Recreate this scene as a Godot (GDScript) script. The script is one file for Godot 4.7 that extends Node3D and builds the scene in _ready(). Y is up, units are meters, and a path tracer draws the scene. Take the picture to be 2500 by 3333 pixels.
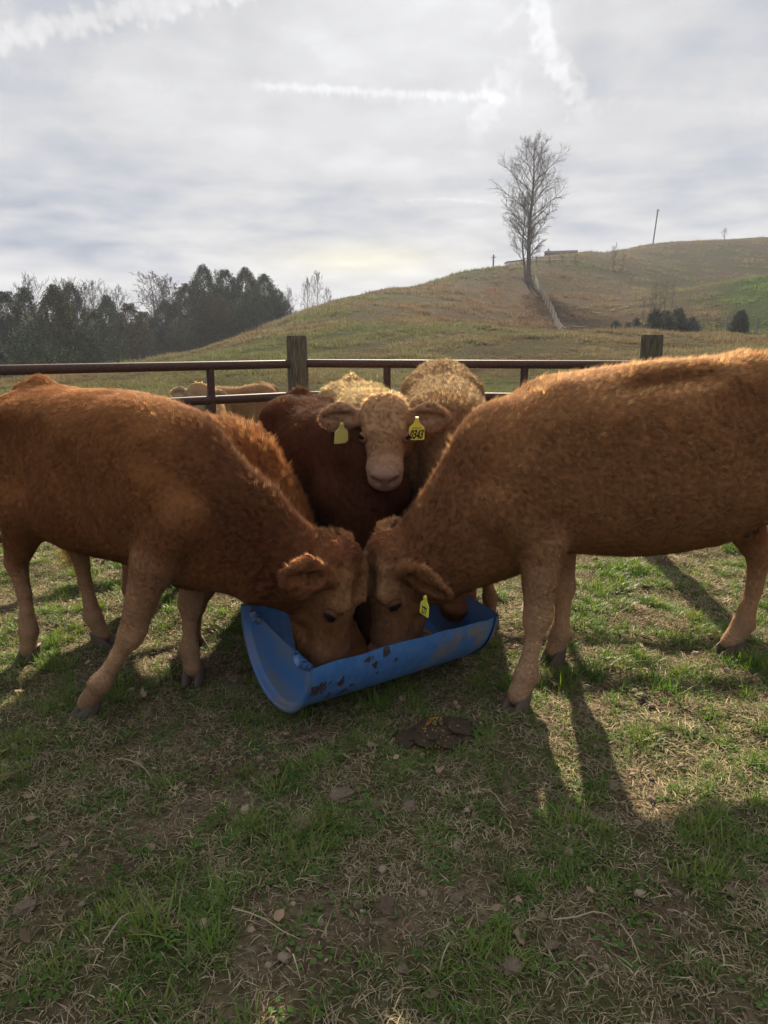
extends Node3D

func _ready() -> void:
	# camera, sky, sun, exposure
	var cam := Camera3D.new()
	cam.name = "camera"
	add_child(cam)
	cam.position = Vector3(0, 1.38, 0)
	cam.rotation_degrees = Vector3(-13.6, 0, 0)
	cam.fov = 71.6
	cam.near = 0.05
	cam.far = 1200.0
	var env := Environment.new()
	env.background_mode = Environment.BG_SKY
	env.tonemap_mode = Environment.TONE_MAPPER_LINEAR
	env.tonemap_exposure = 3.1
	env.sdfgi_enabled = true
	env.ssao_enabled = true
	env.ssil_enabled = true
	env.fog_enabled = true
	env.fog_density = 0.0006
	env.fog_light_color = Color(0.9, 0.93, 1.0)
	var sky := Sky.new()
	var pan := PanoramaSkyMaterial.new()
	pan.panorama = ImageTexture.create_from_image(sky_image())
	pan.energy_multiplier = 1.0
	sky.sky_material = pan
	env.sky = sky
	var we := WorldEnvironment.new()
	we.name = "world"
	we.environment = env
	add_child(we)
	var sun := DirectionalLight3D.new()
	sun.name = "sun"
	add_child(sun)
	sun.light_energy = 1.6
	sun.light_color = Color(1.0, 0.93, 0.82)
	sun.light_angular_distance = 1.0
	sun.shadow_enabled = true
	sun.rotation_degrees = Vector3(-28.5, 180.0 - 3.0, 0)
	# shared noise and hair
	whorl = FastNoiseLite.new()
	whorl.seed = 11
	whorl.frequency = 7.0
	fleck = FastNoiseLite.new()
	fleck.seed = 23
	fleck.frequency = 32.0
	streak = FastNoiseLite.new()
	streak.seed = 37
	streak.frequency = 105.0
	streak.fractal_octaves = 2
	hair_mat = mat(Color(1, 1, 1), 0.7, true)
	hair_mat.metallic_specular = 0.1
	hair_mat.backlight_enabled = true
	hair_mat.backlight = Color(1.0, 1.0, 1.0)
	skin_mat = mat(Color(1, 1, 1), 0.95, true)
	skin_mat.metallic_specular = 0.08
	tuft_smooth = make_tuft(9, 3, 0.42, 0.15, 0.06)
	tuft_curly = make_tuft(9, 4, 0.42, 0.7, 0.06)
	build_all()
# ---------- small helpers ----------
var used := {}

func numbered(called: String) -> String:
	var n: int = used.get(called, 0)
	used[called] = n + 1
	return called if n == 0 else "%s_%03d" % [called, n]

func v3(c: Color) -> Vector3:
	return Vector3(c.r, c.g, c.b)

func mat(c: Color, rough := 0.9, vertex := false) -> StandardMaterial3D:
	var m := StandardMaterial3D.new()
	m.albedo_color = Color(c.r, c.g, c.b).linear_to_srgb()
	m.roughness = rough
	m.metallic_specular = 0.3
	m.vertex_color_use_as_albedo = vertex
	return m

func thing(called: String, label: String, category: String, at: Vector3, group := "") -> Node3D:
	var o := Node3D.new()
	o.name = numbered(called)
	add_child(o)
	o.position = at
	o.set_meta("label", label)
	o.set_meta("category", category)
	if group: o.set_meta("group", group)
	return o

func part(parent: Node, called: String, mesh: Mesh, m: Material, at := Transform3D()) -> MeshInstance3D:
	var o := MeshInstance3D.new()
	o.name = called
	o.mesh = mesh
	o.material_override = m
	parent.add_child(o, true)
	o.transform = at
	return o

func one(called: String, label: String, category: String, mesh: Mesh, m: Material, at := Transform3D(), group := "") -> MeshInstance3D:
	var o := part(self, numbered(called), mesh, m, at)
	o.set_meta("label", label)
	o.set_meta("category", category)
	if group: o.set_meta("group", group)
	return o

func arrays_mesh(v: PackedVector3Array, n: PackedVector3Array, c: PackedColorArray, idx: PackedInt32Array, uv := PackedVector2Array()) -> ArrayMesh:
	var a := []
	a.resize(Mesh.ARRAY_MAX)
	a[Mesh.ARRAY_VERTEX] = v
	if n.size(): a[Mesh.ARRAY_NORMAL] = n
	if c.size(): a[Mesh.ARRAY_COLOR] = c
	if uv.size(): a[Mesh.ARRAY_TEX_UV] = uv
	a[Mesh.ARRAY_INDEX] = idx
	var m := ArrayMesh.new()
	m.add_surface_from_arrays(Mesh.PRIMITIVE_TRIANGLES, a)
	return m

# a bag of transforms and tints that becomes one MultiMesh
class Bag:
	var buf := PackedFloat32Array()
	var n := 0
	func room(more: int) -> void:
		if buf.size() < (n + more) * 16:
			buf.resize(maxi((n + more) * 16, buf.size() * 2))
	func put(x: Vector3, y: Vector3, z: Vector3, p: Vector3, r: float, g: float, b: float) -> void:
		if buf.size() < (n + 1) * 16:
			buf.resize(maxi(16384, buf.size() * 2))
		var i := n * 16
		buf[i] = x.x; buf[i + 1] = y.x; buf[i + 2] = z.x; buf[i + 3] = p.x
		buf[i + 4] = x.y; buf[i + 5] = y.y; buf[i + 6] = z.y; buf[i + 7] = p.y
		buf[i + 8] = x.z; buf[i + 9] = y.z; buf[i + 10] = z.z; buf[i + 11] = p.z
		buf[i + 12] = r; buf[i + 13] = g; buf[i + 14] = b; buf[i + 15] = 1.0
		n += 1

func scatter(parent: Node, called: String, bag: Bag, mesh: Mesh, m: Material) -> MultiMeshInstance3D:
	var mm := MultiMesh.new()
	mm.transform_format = MultiMesh.TRANSFORM_3D
	mm.use_colors = true
	mm.mesh = mesh
	mm.instance_count = bag.n
	mm.buffer = bag.buf.slice(0, bag.n * 16)
	var o := MultiMeshInstance3D.new()
	o.name = called
	o.multimesh = mm
	o.material_override = m
	o.set_meta("kind", "stuff")
	parent.add_child(o, true)
	return o

# ---------- bodies: smooth unions of tapered, flattened capsules, meshed with surface nets ----------
class Prim:
	var kind := 0            # 0 joined, 1 carved, 2 trunk
	var a: Vector3
	var b: Vector3
	var ab: Vector3
	var inv := 0.0
	var ra := 0.1
	var rb := 0.1
	var k0 := 1.0            # flattening along w at a and b
	var k1 := 1.0
	var w := Vector3.RIGHT
	var bl := 0.04
	var col := Vector3.ONE
	var fur := 0.02
	var flow := Vector3.DOWN
	var lift := 0.35
	# trunk
	var o: Vector3
	var ux: Vector3
	var uz: Vector3
	var x0 := 0.0
	var x1 := 1.0
	var top := PackedFloat32Array()
	var bot := PackedFloat32Array()
	var hw := PackedFloat32Array()
	var zo := PackedFloat32Array()

	func dist(p: Vector3) -> float:
		if kind == 2:
			var q := p - o
			var x := q.dot(ux)
			var f := clampf((x - x0) / (x1 - x0), 0.0, 0.9999) * 63.0
			var i := int(f)
			f -= i
			var tp := lerpf(top[i], top[i + 1], f)
			var bt := lerpf(bot[i], bot[i + 1], f)
			var rz := lerpf(hw[i], hw[i + 1], f)
			var dz := q.dot(uz) - lerpf(zo[i], zo[i + 1], f)
			var cy := bt + (tp - bt) * 0.46
			var dy := q.y - cy
			var ry := tp - cy if dy > 0.0 else cy - bt
			var v := dy / ry
			var u := dz / rz
			var d: float
			if dy > 0.0 and v < 1.6 and absf(u) < 1.6:
				# broad, flat back
				var va := pow(v, 1.7)
				var ua := pow(absf(u), 1.7)
				var rho := pow(va * v + ua * absf(u), 1.0 / 2.7) + 1e-5
				d = (rho - 1.0) * pow(rho, 1.7) / sqrt(va * va / (ry * ry) + ua * ua / (rz * rz) + 1e-9)
			else:
				var rho := sqrt(v * v + u * u) + 1e-5
				d = (rho - 1.0) * rho / sqrt(v * v / (ry * ry) + u * u / (rz * rz) + 1e-9)
			var e := maxf(x0 - x, x - x1)
			var h := maxf(0.24 - absf(d - e), 0.0)
			return maxf(d, e) + h * h / 0.96
		var t := clampf((p - a).dot(ab) * inv, 0.0, 1.0)
		var vv := p - a - ab * t
		var lw := vv.dot(w)
		var k := k0 + (k1 - k0) * t
		vv += w * ((k - 1.0) * lw)
		var l := vv.length() + 1e-6
		var comp := lw * k / l
		return (l - ra - (rb - ra) * t) / sqrt(1.0 + (k * k - 1.0) * comp * comp)

class Body:
	var prims: Array[Prim] = []
	var bald := []           # centres kept free of hair
	var bald_r := 0.0
	var saddle := 0.0        # how strongly sunlight on the back is painted into the hair colour
	var cell := 0.014
	var org: Vector3
	var nx := 0
	var ny := 0
	var nz := 0
	var bx := 0
	var by := 0
	var bz := 0
	var vals := PackedFloat32Array()
	var lists := []
	var here: Array[Prim] = []
	var vpos := PackedVector3Array()
	var vnor := PackedVector3Array()
	var vcol := PackedColorArray()
	var vflow := PackedVector3Array()
	var vfur := PackedVector2Array()
	var tris := PackedInt32Array()

	func list_at(i: int, j: int, k: int) -> Array:
		var n := (i / 6) + bx * ((j / 6) + by * (k / 6))
		var l = lists[n]
		if l == null:
			var c := org + Vector3((i / 6) * 6 + 3, (j / 6) * 6 + 3, (k / 6) * 6 + 3) * cell
			var reach := cell * 5.4 + 0.09
			l = []
			for q in prims:
				if q.kind == 2:
					if q.dist(c) < reach * 1.6: l.append(q)
				else:
					var t := clampf((c - q.a).dot(q.ab) * q.inv, 0.0, 1.0)
					if (c - q.a - q.ab * t).length() - lerpf(q.ra, q.rb, t) / minf(1.0, minf(q.k0, q.k1)) < reach: l.append(q)
			lists[n] = l
		return l

	func field(p: Vector3, l: Array) -> float:
		var d := 1.0
		for q: Prim in l:
			var e := q.dist(p)
			if q.kind == 1:
				var h := maxf(q.bl - absf(d + e), 0.0)
				d = maxf(d, -e) + h * h / (4.0 * q.bl)
			else:
				var h := maxf(q.bl - absf(d - e), 0.0)
				d = minf(d, e) - h * h / (4.0 * q.bl)
		return d

	func val(i: int, j: int, k: int) -> float:
		var n := i + nx * (j + ny * k)
		var v := vals[n]
		if v > 1e20:
			v = field(org + Vector3(i, j, k) * cell, list_at(i, j, k))
			vals[n] = v
		return v

	# mode 0: everything but the ball (bc, br); mode 1: only the ball
	func build(size: float, mode: int, bc: Vector3, br: float) -> void:
		cell = size
		var lo := Vector3.INF
		var hi := -Vector3.INF
		for q in prims:
			if q.kind == 1: continue
			var r := maxf(q.ra, q.rb) / minf(1.0, minf(q.k0, q.k1)) + 0.04
			var pts := [q.a, q.b]
			if q.kind == 2:
				r = 0.5
				pts = [q.o + q.ux * (q.x0 + 0.3) + Vector3(0, 0.8, 0), q.o + q.ux * (q.x1 - 0.3) + Vector3(0, 0.8, 0)]
			for p: Vector3 in pts:
				lo = lo.min(p - Vector3.ONE * r)
				hi = hi.max(p + Vector3.ONE * r)
		if mode == 1:
			lo = lo.max(bc - Vector3.ONE * (br + 0.03))
			hi = hi.min(bc + Vector3.ONE * (br + 0.03))
		org = lo
		var dim := (hi - lo) / cell
		nx = int(dim.x) + 2
		ny = int(dim.y) + 2
		nz = int(dim.z) + 2
		bx = nx / 6 + 1
		by = ny / 6 + 1
		bz = nz / 6 + 1
		vals = PackedFloat32Array()
		vals.resize(nx * ny * nz)
		vals.fill(1e30)
		lists = []
		lists.resize(bx * by * bz)
		var index := PackedInt32Array()
		index.resize(nx * ny * nz)
		index.fill(-1)
		var base := vpos.size()
		var stack := PackedInt32Array()
		# seeds: walk out of every capsule until the surface is crossed
		for q in prims:
			if q.kind == 1: continue
			for dir: Vector3 in [Vector3.UP, q.w, -q.w, Vector3.DOWN]:
				var p := q.a
				if q.kind == 2: p = q.o + q.ux * (q.x0 + q.x1) * 0.5 + Vector3(0, (q.top[32] + q.bot[32]) * 0.5, 0)
				var was := false
				for s in 60:
					var g := (p - org) / cell
					if g.x < 0 or g.y < 0 or g.z < 0 or g.x >= nx - 1 or g.y >= ny - 1 or g.z >= nz - 1:
						if was: break
						p += dir * cell
						continue
					var inside := val(int(g.x), int(g.y), int(g.z)) < 0.0
					if was and not inside:
						for di in [-1, 0]: for dj in [-1, 0]: for dk in [-1, 0]:
							var a0 := int(g.x) + int(di)
							var a1 := int(g.y) + int(dj)
							var a2 := int(g.z) + int(dk)
							if a0 >= 0 and a1 >= 0 and a2 >= 0: stack.append(a0 + nx * (a1 + ny * a2))
						break
					was = inside
					p += dir * cell
		var sx := 1
		var sy := nx
		var sz := nx * ny
		var cells := PackedInt32Array()
		while stack.size():
			var n := stack[stack.size() - 1]
			stack.resize(stack.size() - 1)
			if index[n] != -1: continue
			var i := n % nx
			var j := (n / nx) % ny
			var k := n / sz
			if i >= nx - 1 or j >= ny - 1 or k >= nz - 1: continue
			var cpos := org + Vector3(i + 0.5, j + 0.5, k + 0.5) * cell
			var dc := (cpos - bc).length()
			if (mode == 0 and dc < br - 0.03) or (mode == 1 and dc > br):
				index[n] = -2
				continue
			var c0 := val(i, j, k)
			var c1 := val(i + 1, j, k)
			var c2 := val(i, j + 1, k)
			var c3 := val(i + 1, j + 1, k)
			var c4 := val(i, j, k + 1)
			var c5 := val(i + 1, j, k + 1)
			var c6 := val(i, j + 1, k + 1)
			var c7 := val(i + 1, j + 1, k + 1)
			var m := int(c0 < 0) + int(c1 < 0) + int(c2 < 0) + int(c3 < 0) + int(c4 < 0) + int(c5 < 0) + int(c6 < 0) + int(c7 < 0)
			if m == 0 or m == 8:
				index[n] = -2
				continue
			var sum := Vector3.ZERO
			var cnt := 0
			if (c0 < 0) != (c1 < 0): sum += Vector3(c0 / (c0 - c1), 0, 0); cnt += 1
			if (c2 < 0) != (c3 < 0): sum += Vector3(c2 / (c2 - c3), 1, 0); cnt += 1
			if (c4 < 0) != (c5 < 0): sum += Vector3(c4 / (c4 - c5), 0, 1); cnt += 1
			if (c6 < 0) != (c7 < 0): sum += Vector3(c6 / (c6 - c7), 1, 1); cnt += 1
			if (c0 < 0) != (c2 < 0): sum += Vector3(0, c0 / (c0 - c2), 0); cnt += 1
			if (c1 < 0) != (c3 < 0): sum += Vector3(1, c1 / (c1 - c3), 0); cnt += 1
			if (c4 < 0) != (c6 < 0): sum += Vector3(0, c4 / (c4 - c6), 1); cnt += 1
			if (c5 < 0) != (c7 < 0): sum += Vector3(1, c5 / (c5 - c7), 1); cnt += 1
			if (c0 < 0) != (c4 < 0): sum += Vector3(0, 0, c0 / (c0 - c4)); cnt += 1
			if (c1 < 0) != (c5 < 0): sum += Vector3(1, 0, c1 / (c1 - c5)); cnt += 1
			if (c2 < 0) != (c6 < 0): sum += Vector3(0, 1, c2 / (c2 - c6)); cnt += 1
			if (c3 < 0) != (c7 < 0): sum += Vector3(1, 1, c3 / (c3 - c7)); cnt += 1
			var p := org + (Vector3(i, j, k) + sum / cnt) * cell
			var nor := Vector3(c1 + c3 + c5 + c7 - c0 - c2 - c4 - c6, c2 + c3 + c6 + c7 - c0 - c1 - c4 - c5, c4 + c5 + c6 + c7 - c0 - c1 - c2 - c3).normalized()
			index[n] = vpos.size()
			cells.append(n)
			vpos.append(p)
			vnor.append(nor)
			# what the hair does here
			var col := Vector3.ZERO
			var flow := Vector3.ZERO
			var fur := 0.0
			var lift := 0.0
			var wsum := 1e-6
			for q: Prim in list_at(i, j, k):
				var e := q.dist(p)
				if q.kind == 1: e = absf(e) - 0.015
				if e > 0.12: continue
				var wt := exp(-maxf(e, -0.03) / 0.02)
				col += q.col * wt
				flow += q.flow * wt
				fur += q.fur * wt
				lift += q.lift * wt
				wsum += wt
			col /= wsum
			vcol.append(Color(col.x, col.y, col.z))
			vflow.append((flow - nor * flow.dot(nor)).normalized())
			vfur.append(Vector2(fur / wsum, lift / wsum))
			if i > 0: stack.append(n - sx)
			if j > 0: stack.append(n - sy)
			if k > 0: stack.append(n - sz)
			stack.append(n + sx)
			stack.append(n + sy)
			stack.append(n + sz)
		for n in cells:
			var c0 := vals[n]
			for ax in 3:
				var s := sx if ax == 0 else (sy if ax == 1 else sz)
				var u := sy if ax == 0 else (sz if ax == 1 else sx)
				var v := sz if ax == 0 else (sx if ax == 1 else sy)
				var c1 := vals[n + s]
				if (c0 < 0) == (c1 < 0) or c1 > 1e20: continue
				if n - u - v < 0: continue
				var q0 := index[n]
				var q1 := index[n - u]
				var q2 := index[n - u - v]
				var q3 := index[n - v]
				if q1 < base or q2 < base or q3 < base: continue
				if c0 < 0: tris.append_array([q0, q2, q1, q0, q3, q2])
				else: tris.append_array([q0, q1, q2, q0, q2, q3])

func lin(r: float, g: float, b: float) -> Vector3:
	return Vector3(r, g, b)

var tuft_smooth: ArrayMesh
var tuft_curly: ArrayMesh
var hair_mat: StandardMaterial3D
var skin_mat: StandardMaterial3D

# a tuft of hairs: unit length, lying along +X, rising along +Y
func make_tuft(count: int, seed_: int, spread: float, wave: float, width: float) -> ArrayMesh:
	var r := RandomNumberGenerator.new()
	r.seed = seed_
	var v := PackedVector3Array()
	var n := PackedVector3Array()
	var idx := PackedInt32Array()
	for i in count:
		var root := Vector3(r.randf_range(-0.35, 0.35), -0.06, r.randf_range(-spread, spread))
		var yaw := r.randf_range(-0.35, 0.35)
		var rise := r.randf_range(0.75, 1.25)
		var ln := r.randf_range(0.7, 1.15)
		var roll := r.randf_range(-1.0, 1.0)
		var ph := r.randf() * TAU
		var at := root
		var segs := 3
		var b := v.size()
		var flip := 1.0
		for s in segs + 1:
			var f := float(s) / segs
			var dirv := Vector3(cos(yaw + wave * sin(ph + f * 5.0)), rise * (1.0 - f * 0.75), sin(yaw + wave * sin(ph + f * 5.0)))
			var side := Vector3(dirv.z, roll * 0.5, -dirv.x).normalized() * width * (1.0 - f * 0.9) * 0.5
			var nn := dirv.cross(side).normalized()
			if s == 0 and nn.y < 0: flip = -1.0
			side *= flip
			nn *= flip
			nn = (nn + Vector3(0, 0.25, 0)).normalized()
			v.append(at - side)
			v.append(at + side)
			n.append(nn)
			n.append(nn)
			at += dirv.normalized() * ln / segs
			if s > 0:
				var q := b + s * 2
				idx.append_array([q - 2, q - 1, q, q - 1, q + 1, q])
	return arrays_mesh(v, n, PackedColorArray(), idx)
const HILL := [-12.096, -30.000, 0.002183848, -12.896, -45.000, 0.000785336, -12.111, -58.000, 0.004578763, -8.935, -75.000, 0.007518593, -1.749, -95.000, 0.004279283, 12.685, -120.000, 0.01036858, 26.424, -140.000, 0.007620239, 40.168, -155.000, 0.005658088, 65.785, -185.000, 0.002120617, 85.077, -195.000, -0.0009808084, 101.755, -200.000, 0.001719923, 20.711, -109.000, -0.003180981, 13.808, -58.000, -0.002074, 18.033, -85.000, 0.001696093, 2.222, -50.000, 0.007694163, -4.112, -28.000, 0.002063723, -6.555, -45.000, -0.002991587, 3.273, -30.000, -0.008165008, 9.070, -85.000, -0.002932025, 5.930, -55.000, -0.006964253, -0.839, -45.000, -0.000168095, -1.259, -68.000, 0.00304092, 15.151, -42.000, 0.01179165, 10.750, -36.000, -0.0007491113, 7.140, -32.000, 0.005411162, 17.538, -40.000, -0.01306307, 27.972, -95.000, -0.004312114, 35.075, -120.000, -0.001285729, 54.150, -130.000, -0.000824913, 26.927, -75.000, -0.006549797, 48.998, -112.000, -0.005146707, 28.665, -70.000, 0.01613149, 36.572, -80.000, -0.002456731, 46.324, -90.000, 0.007904, 26.226, -50.000, 0.001377199, 24.355, -52.000, 0.008437946, 33.812, -130.000, -0.001066916, 53.595, -150.000, -0.004413679, 71.382, -150.000, 0.0005412577, 15.000, -24.000, 0.001536325, 26.000, -26.000, 0.0004760924, 28.000, -62.000, -0.01749674, 18.000, -60.000, -0.001990882, -14.000, 6.000, 0.0006647659, -14.000, 0.000, 0.0002435852, -14.000, -6.000, 7.234894e-05, -14.000, -13.000, 0.001516308, -7.000, 6.000, -0.0003931968, -7.000, 0.000, -0.0003387505, -7.000, -6.000, -0.0005722849, -7.000, -13.000, -7.499621e-05, 0.000, 6.000, -3.196939e-06, 0.000, 0.000, 3.573426e-05, 0.000, -6.000, -2.936693e-05, 0.000, -13.000, 0.0002051081, 7.000, 6.000, 0.0002103295, 7.000, 0.000, 0.0001975995, 7.000, -6.000, 0.000381962, 7.000, -13.000, 0.0007185175, 14.000, 6.000, -0.0003540376, 14.000, 0.000, -0.0001334832, 14.000, -6.000, 5.427804e-05, 14.000, -13.000, -0.001501629, -10.000, -20.000, -0.002053713, 0.000, -20.000, 0.0003347522, 10.000, -20.000, -0.0007335495, -25.000, -20.000, 0.001699189, -22.000, -40.000, -0.001906152, -30.000, -60.000, 0.0008177261, -45.000, -60.000, 0.001941441, -20.000, -70.000, -0.01280255, -60.000, -100.000, 0.0009615736, -30.000, -110.000, -0.001433546, 0.000, -140.000, -0.009565837, 10.000, -170.000, -0.003438123, -40.000, -30.000, -0.002373364, -90.000, -60.000, 4.294259e-05, -100.000, -140.000, 0.0004703749, -20.000, -200.000, 0.0007778751, 40.000, -260.000, -0.0006265794, 90.000, -300.000, 0.0006682449, 160.000, -300.000, -0.0001050893, 200.000, -220.000, -0.0003883047, 110.000, -150.000, -0.001730187, 150.000, -100.000, 0.0007593544, 100.000, -60.000, -0.000136067, 60.000, -25.000, 0.0004054196, 100.000, 10.000, -9.809549e-05, -60.000, 10.000, -0.0002025144, 0.000, 60.000, 7.09771e-06, -60.000, 60.000, 0.0001763377, 60.000, 60.000, -6.29815e-05, -120.000, -260.000, 0.000392887, 0.000, -320.000, -0.0006954567, -200.000, -100.000, -7.231308e-05, -200.000, 60.000, 4.654821e-06, 200.000, 60.000, -5.719722e-05]
const HILL_PLANE := [33.972982, 0.02591769, 0.0083778748]
const CLODS := [
	[-0.021, -1.906, 0.022, 0, false, "tan clod in the middle of the shaded grass below the dung"],
	[0.159, -2.286, 0.032, 1, false, "pale stone-like clod lying against the near side of the dung"],
	[0.078, -1.895, 0.022, 2, false, "ragged tan clod right of the middle one"],
	[0.732, -2.012, 0.020, 3, false, "round tan clod at right where the shade ends"],
	[0.560, -1.884, 0.016, 4, false, "small tan clod left of and below the round one at right"],
	[-0.136, -1.941, 0.036, 0, false, "wide cracked clod of pale mud left of the middle one"],
	[-0.238, -1.820, 0.036, 1, false, "broken pale mud clod in front of the wide cracked one"],
	[0.006, -1.488, 0.025, 4, true, "dark crumbly clod just below the middle of the shaded grass"],
	[0.182, -1.518, 0.016, 0, false, "small grey clod right of the dark crumbly one"],
	[0.289, -1.320, 0.025, 1, false, "tan clod low at right of centre"],
	[0.392, -1.383, 0.016, 2, false, "round small clod just above the tan clod low at right"],
	[0.546, -2.088, 0.014, 3, false, "little clod in the grass near the right cow's front hoof"],
	[0.888, -1.533, 0.016, 1, false, "tan clod near the right edge low in the photo"],
	[-0.898, -1.495, 0.025, 2, false, "pale clod at the lower left edge"],
	[-1.224, -2.037, 0.029, 3, false, "grey white clod at the left edge below the hoof"],
	[0.042, -1.320, 0.014, 4, false, "small pale clod low in the middle"],
	[1.024, -2.576, 0.022, 0, false, "reddish clod with dead roots in the sunlit grass at right"],
	[-0.130, -1.541, 0.013, 1, false, "small pale chip left of the dark crumbly clod"],
	[0.920, -1.831, 0.014, 2, false, "small clod in the shade under the right cow's shadow edge"],
	[-0.641, -1.473, 0.014, 3, false, "small clod below the trodden patch at left"],
	[0.112, -1.266, 0.013, 4, false, "small round clod at the bottom right of centre"],
]
const STALKS := [
	[-0.367, -1.451, -0.193, -1.363, 0.000, "long green-grey stalk slanting down in the lower left of centre"],
	[0.303, -1.941, 0.375, -1.852, 0.000, "thin pale stalk in the shade right of the middle clod"],
	[0.578, -1.451, 0.582, -1.320, 0.000, "straight pale stalk pointing down at lower right"],
	[0.410, -1.437, 0.568, -1.458, 0.020, "curved yellow stalk lying across at lower right"],
	[-0.648, -1.357, -0.599, -1.451, 0.000, "pale stalk slanting up at lower left"],
	[-0.223, -1.344, -0.181, -1.261, 0.000, "short thick straw beside the sunlit spot"],
	[0.151, -1.357, 0.124, -1.295, 0.000, "thin pale stalk left of the tan clod at the bottom"],
	[-0.104, -1.606, -0.092, -1.495, 0.010, "upright pale straw left of the centre"],
	[0.733, -1.658, 0.756, -1.589, 0.000, "dry stalk in the grass at right"],
	[-0.909, -2.142, -0.735, -1.988, 0.020, "curved dry stalk below the left cow's hoof"],
]
# ---------- cattle ----------
var whorl: FastNoiseLite
var fleck: FastNoiseLite
var streak: FastNoiseLite

func cap(bd: Body, a: Vector3, b: Vector3, ra: float, rb: float, col: Vector3, fur: float, flow: Vector3, bl := 0.05, w := Vector3.RIGHT, k0 := 1.0, k1 := 1.0, lift := 0.35, kind := 0) -> Prim:
	var q := Prim.new()
	q.kind = kind
	q.a = a
	q.b = b
	q.ab = b - a
	q.inv = 1.0 / maxf(q.ab.length_squared(), 1e-9)
	q.ra = ra
	q.rb = rb
	q.k0 = k0
	q.k1 = k1
	q.w = w.normalized()
	q.bl = bl
	q.col = col
	q.fur = fur
	q.flow = flow.normalized()
	q.lift = lift
	bd.prims.append(q)
	return q

func smooth_samples(xs: Array, ys: Array) -> PackedFloat32Array:
	var out := PackedFloat32Array()
	for s in 64:
		var x: float = lerpf(xs[0], xs[-1], s / 63.0)
		var i := 0
		while i < xs.size() - 2 and x > xs[i + 1]: i += 1
		var t: float = (x - xs[i]) / (xs[i + 1] - xs[i])
		var p0: float = ys[maxi(i - 1, 0)]
		var p3: float = ys[mini(i + 2, ys.size() - 1)]
		out.append(cubic_interpolate(ys[i], ys[i + 1], p0, p3, t))
	return out

# trunk from stations [x, top, bottom, half width, side shift], in the cow's own axes
func trunk(bd: Body, o: Vector3, ux: Vector3, uz: Vector3, st: Array, col: Vector3, fur: float) -> void:
	var q := Prim.new()
	q.kind = 2
	q.o = o
	q.ux = ux
	q.uz = uz
	q.w = uz
	q.x0 = st[0][0]
	q.x1 = st[-1][0]
	var xs := []
	var cols := [[], [], [], []]
	for s in st:
		xs.append(s[0])
		for k in 4: cols[k].append(s[k + 1] if s.size() > k + 1 else 0.0)
	q.top = smooth_samples(xs, cols[0])
	q.bot = smooth_samples(xs, cols[1])
	q.hw = smooth_samples(xs, cols[2])
	q.zo = smooth_samples(xs, cols[3])
	q.a = o + ux * (q.x0 + q.x1) * 0.5 + Vector3(0, (q.top[32] + q.bot[32]) * 0.5, 0)
	q.b = q.a
	q.col = col
	q.fur = fur
	q.flow = (-ux + Vector3(0, -0.45, 0)).normalized()
	bd.prims.append(q)

func claw_mesh(flip: float) -> ArrayMesh:
	# one half of a cloven hoof: a wedge, toe along +X, ground at y 0
	var v := PackedVector3Array()
	var idx := PackedInt32Array()
	var rings := 5
	var seg := 10
	for r in rings:
		var f := float(r) / (rings - 1)
		var y := f * 0.062
		var shrink := 1.0 - f * 0.28
		for s in seg:
			var an := TAU * s / seg
			var x := cos(an)
			var z := sin(an)
			var px := x * 0.05 * shrink + (0.016 - f * 0.034)
			if x > 0: px += x * x * 0.014 * (1.0 - f)
			var pz := z * 0.026 * shrink * (1.0 - 0.3 * maxf(x, 0.0)) + flip * 0.027
			v.append(Vector3(px, y * (1.0 - 0.12 * x), pz))
	for r in rings - 1:
		for s in seg:
			var a := r * seg + s
			var b := r * seg + (s + 1) % seg
			idx.append_array([a, a + seg, b, b, a + seg, b + seg])
	var c := v.size()
	v.append(Vector3(-0.018, 0.066, flip * 0.027))
	for s in seg: idx.append_array([(rings - 1) * seg + s, c, (rings - 1) * seg + (s + 1) % seg])
	var st := SurfaceTool.new()
	st.begin(Mesh.PRIMITIVE_TRIANGLES)
	st.set_smooth_group(0)
	for i in idx: st.add_vertex(v[i])
	st.index()
	st.generate_normals()
	return st.commit()

func leaf_sheet(outline: PackedVector2Array, thick: float, bend: float) -> ArrayMesh:
	# a plate with its outline in XY, its thickness along Z, curved about Y
	var v := PackedVector3Array()
	var idx := PackedInt32Array()
	var tri := Geometry2D.triangulate_polygon(outline)
	var n := outline.size()
	for side in [1.0, -1.0]:
		for p in outline: v.append(Vector3(p.x, p.y, side * thick * 0.5 + bend * p.x * p.x))
	for i in range(0, tri.size(), 3):
		idx.append_array([tri[i], tri[i + 1], tri[i + 2], n + tri[i], n + tri[i + 2], n + tri[i + 1]])
	for i in n:
		var j := (i + 1) % n
		idx.append_array([i, n + i, j, j, n + i, n + j])
	var st := SurfaceTool.new()
	st.begin(Mesh.PRIMITIVE_TRIANGLES)
	st.set_smooth_group(-1)
	for i in idx: st.add_vertex(v[i])
	st.generate_normals()
	return st.commit()

func tag_outline() -> PackedVector2Array:
	# bottle-shaped ear tag, 56 mm wide, neck up, rivet at the origin
	return PackedVector2Array([Vector2(-0.006, 0.008), Vector2(-0.008, -0.006), Vector2(-0.014, -0.018), Vector2(-0.026, -0.027), Vector2(-0.029, -0.033), Vector2(-0.031, -0.074), Vector2(-0.028, -0.079), Vector2(0.028, -0.079), Vector2(0.031, -0.074), Vector2(0.029, -0.033), Vector2(0.026, -0.027), Vector2(0.014, -0.018), Vector2(0.008, -0.006), Vector2(0.006, 0.008)])

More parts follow.
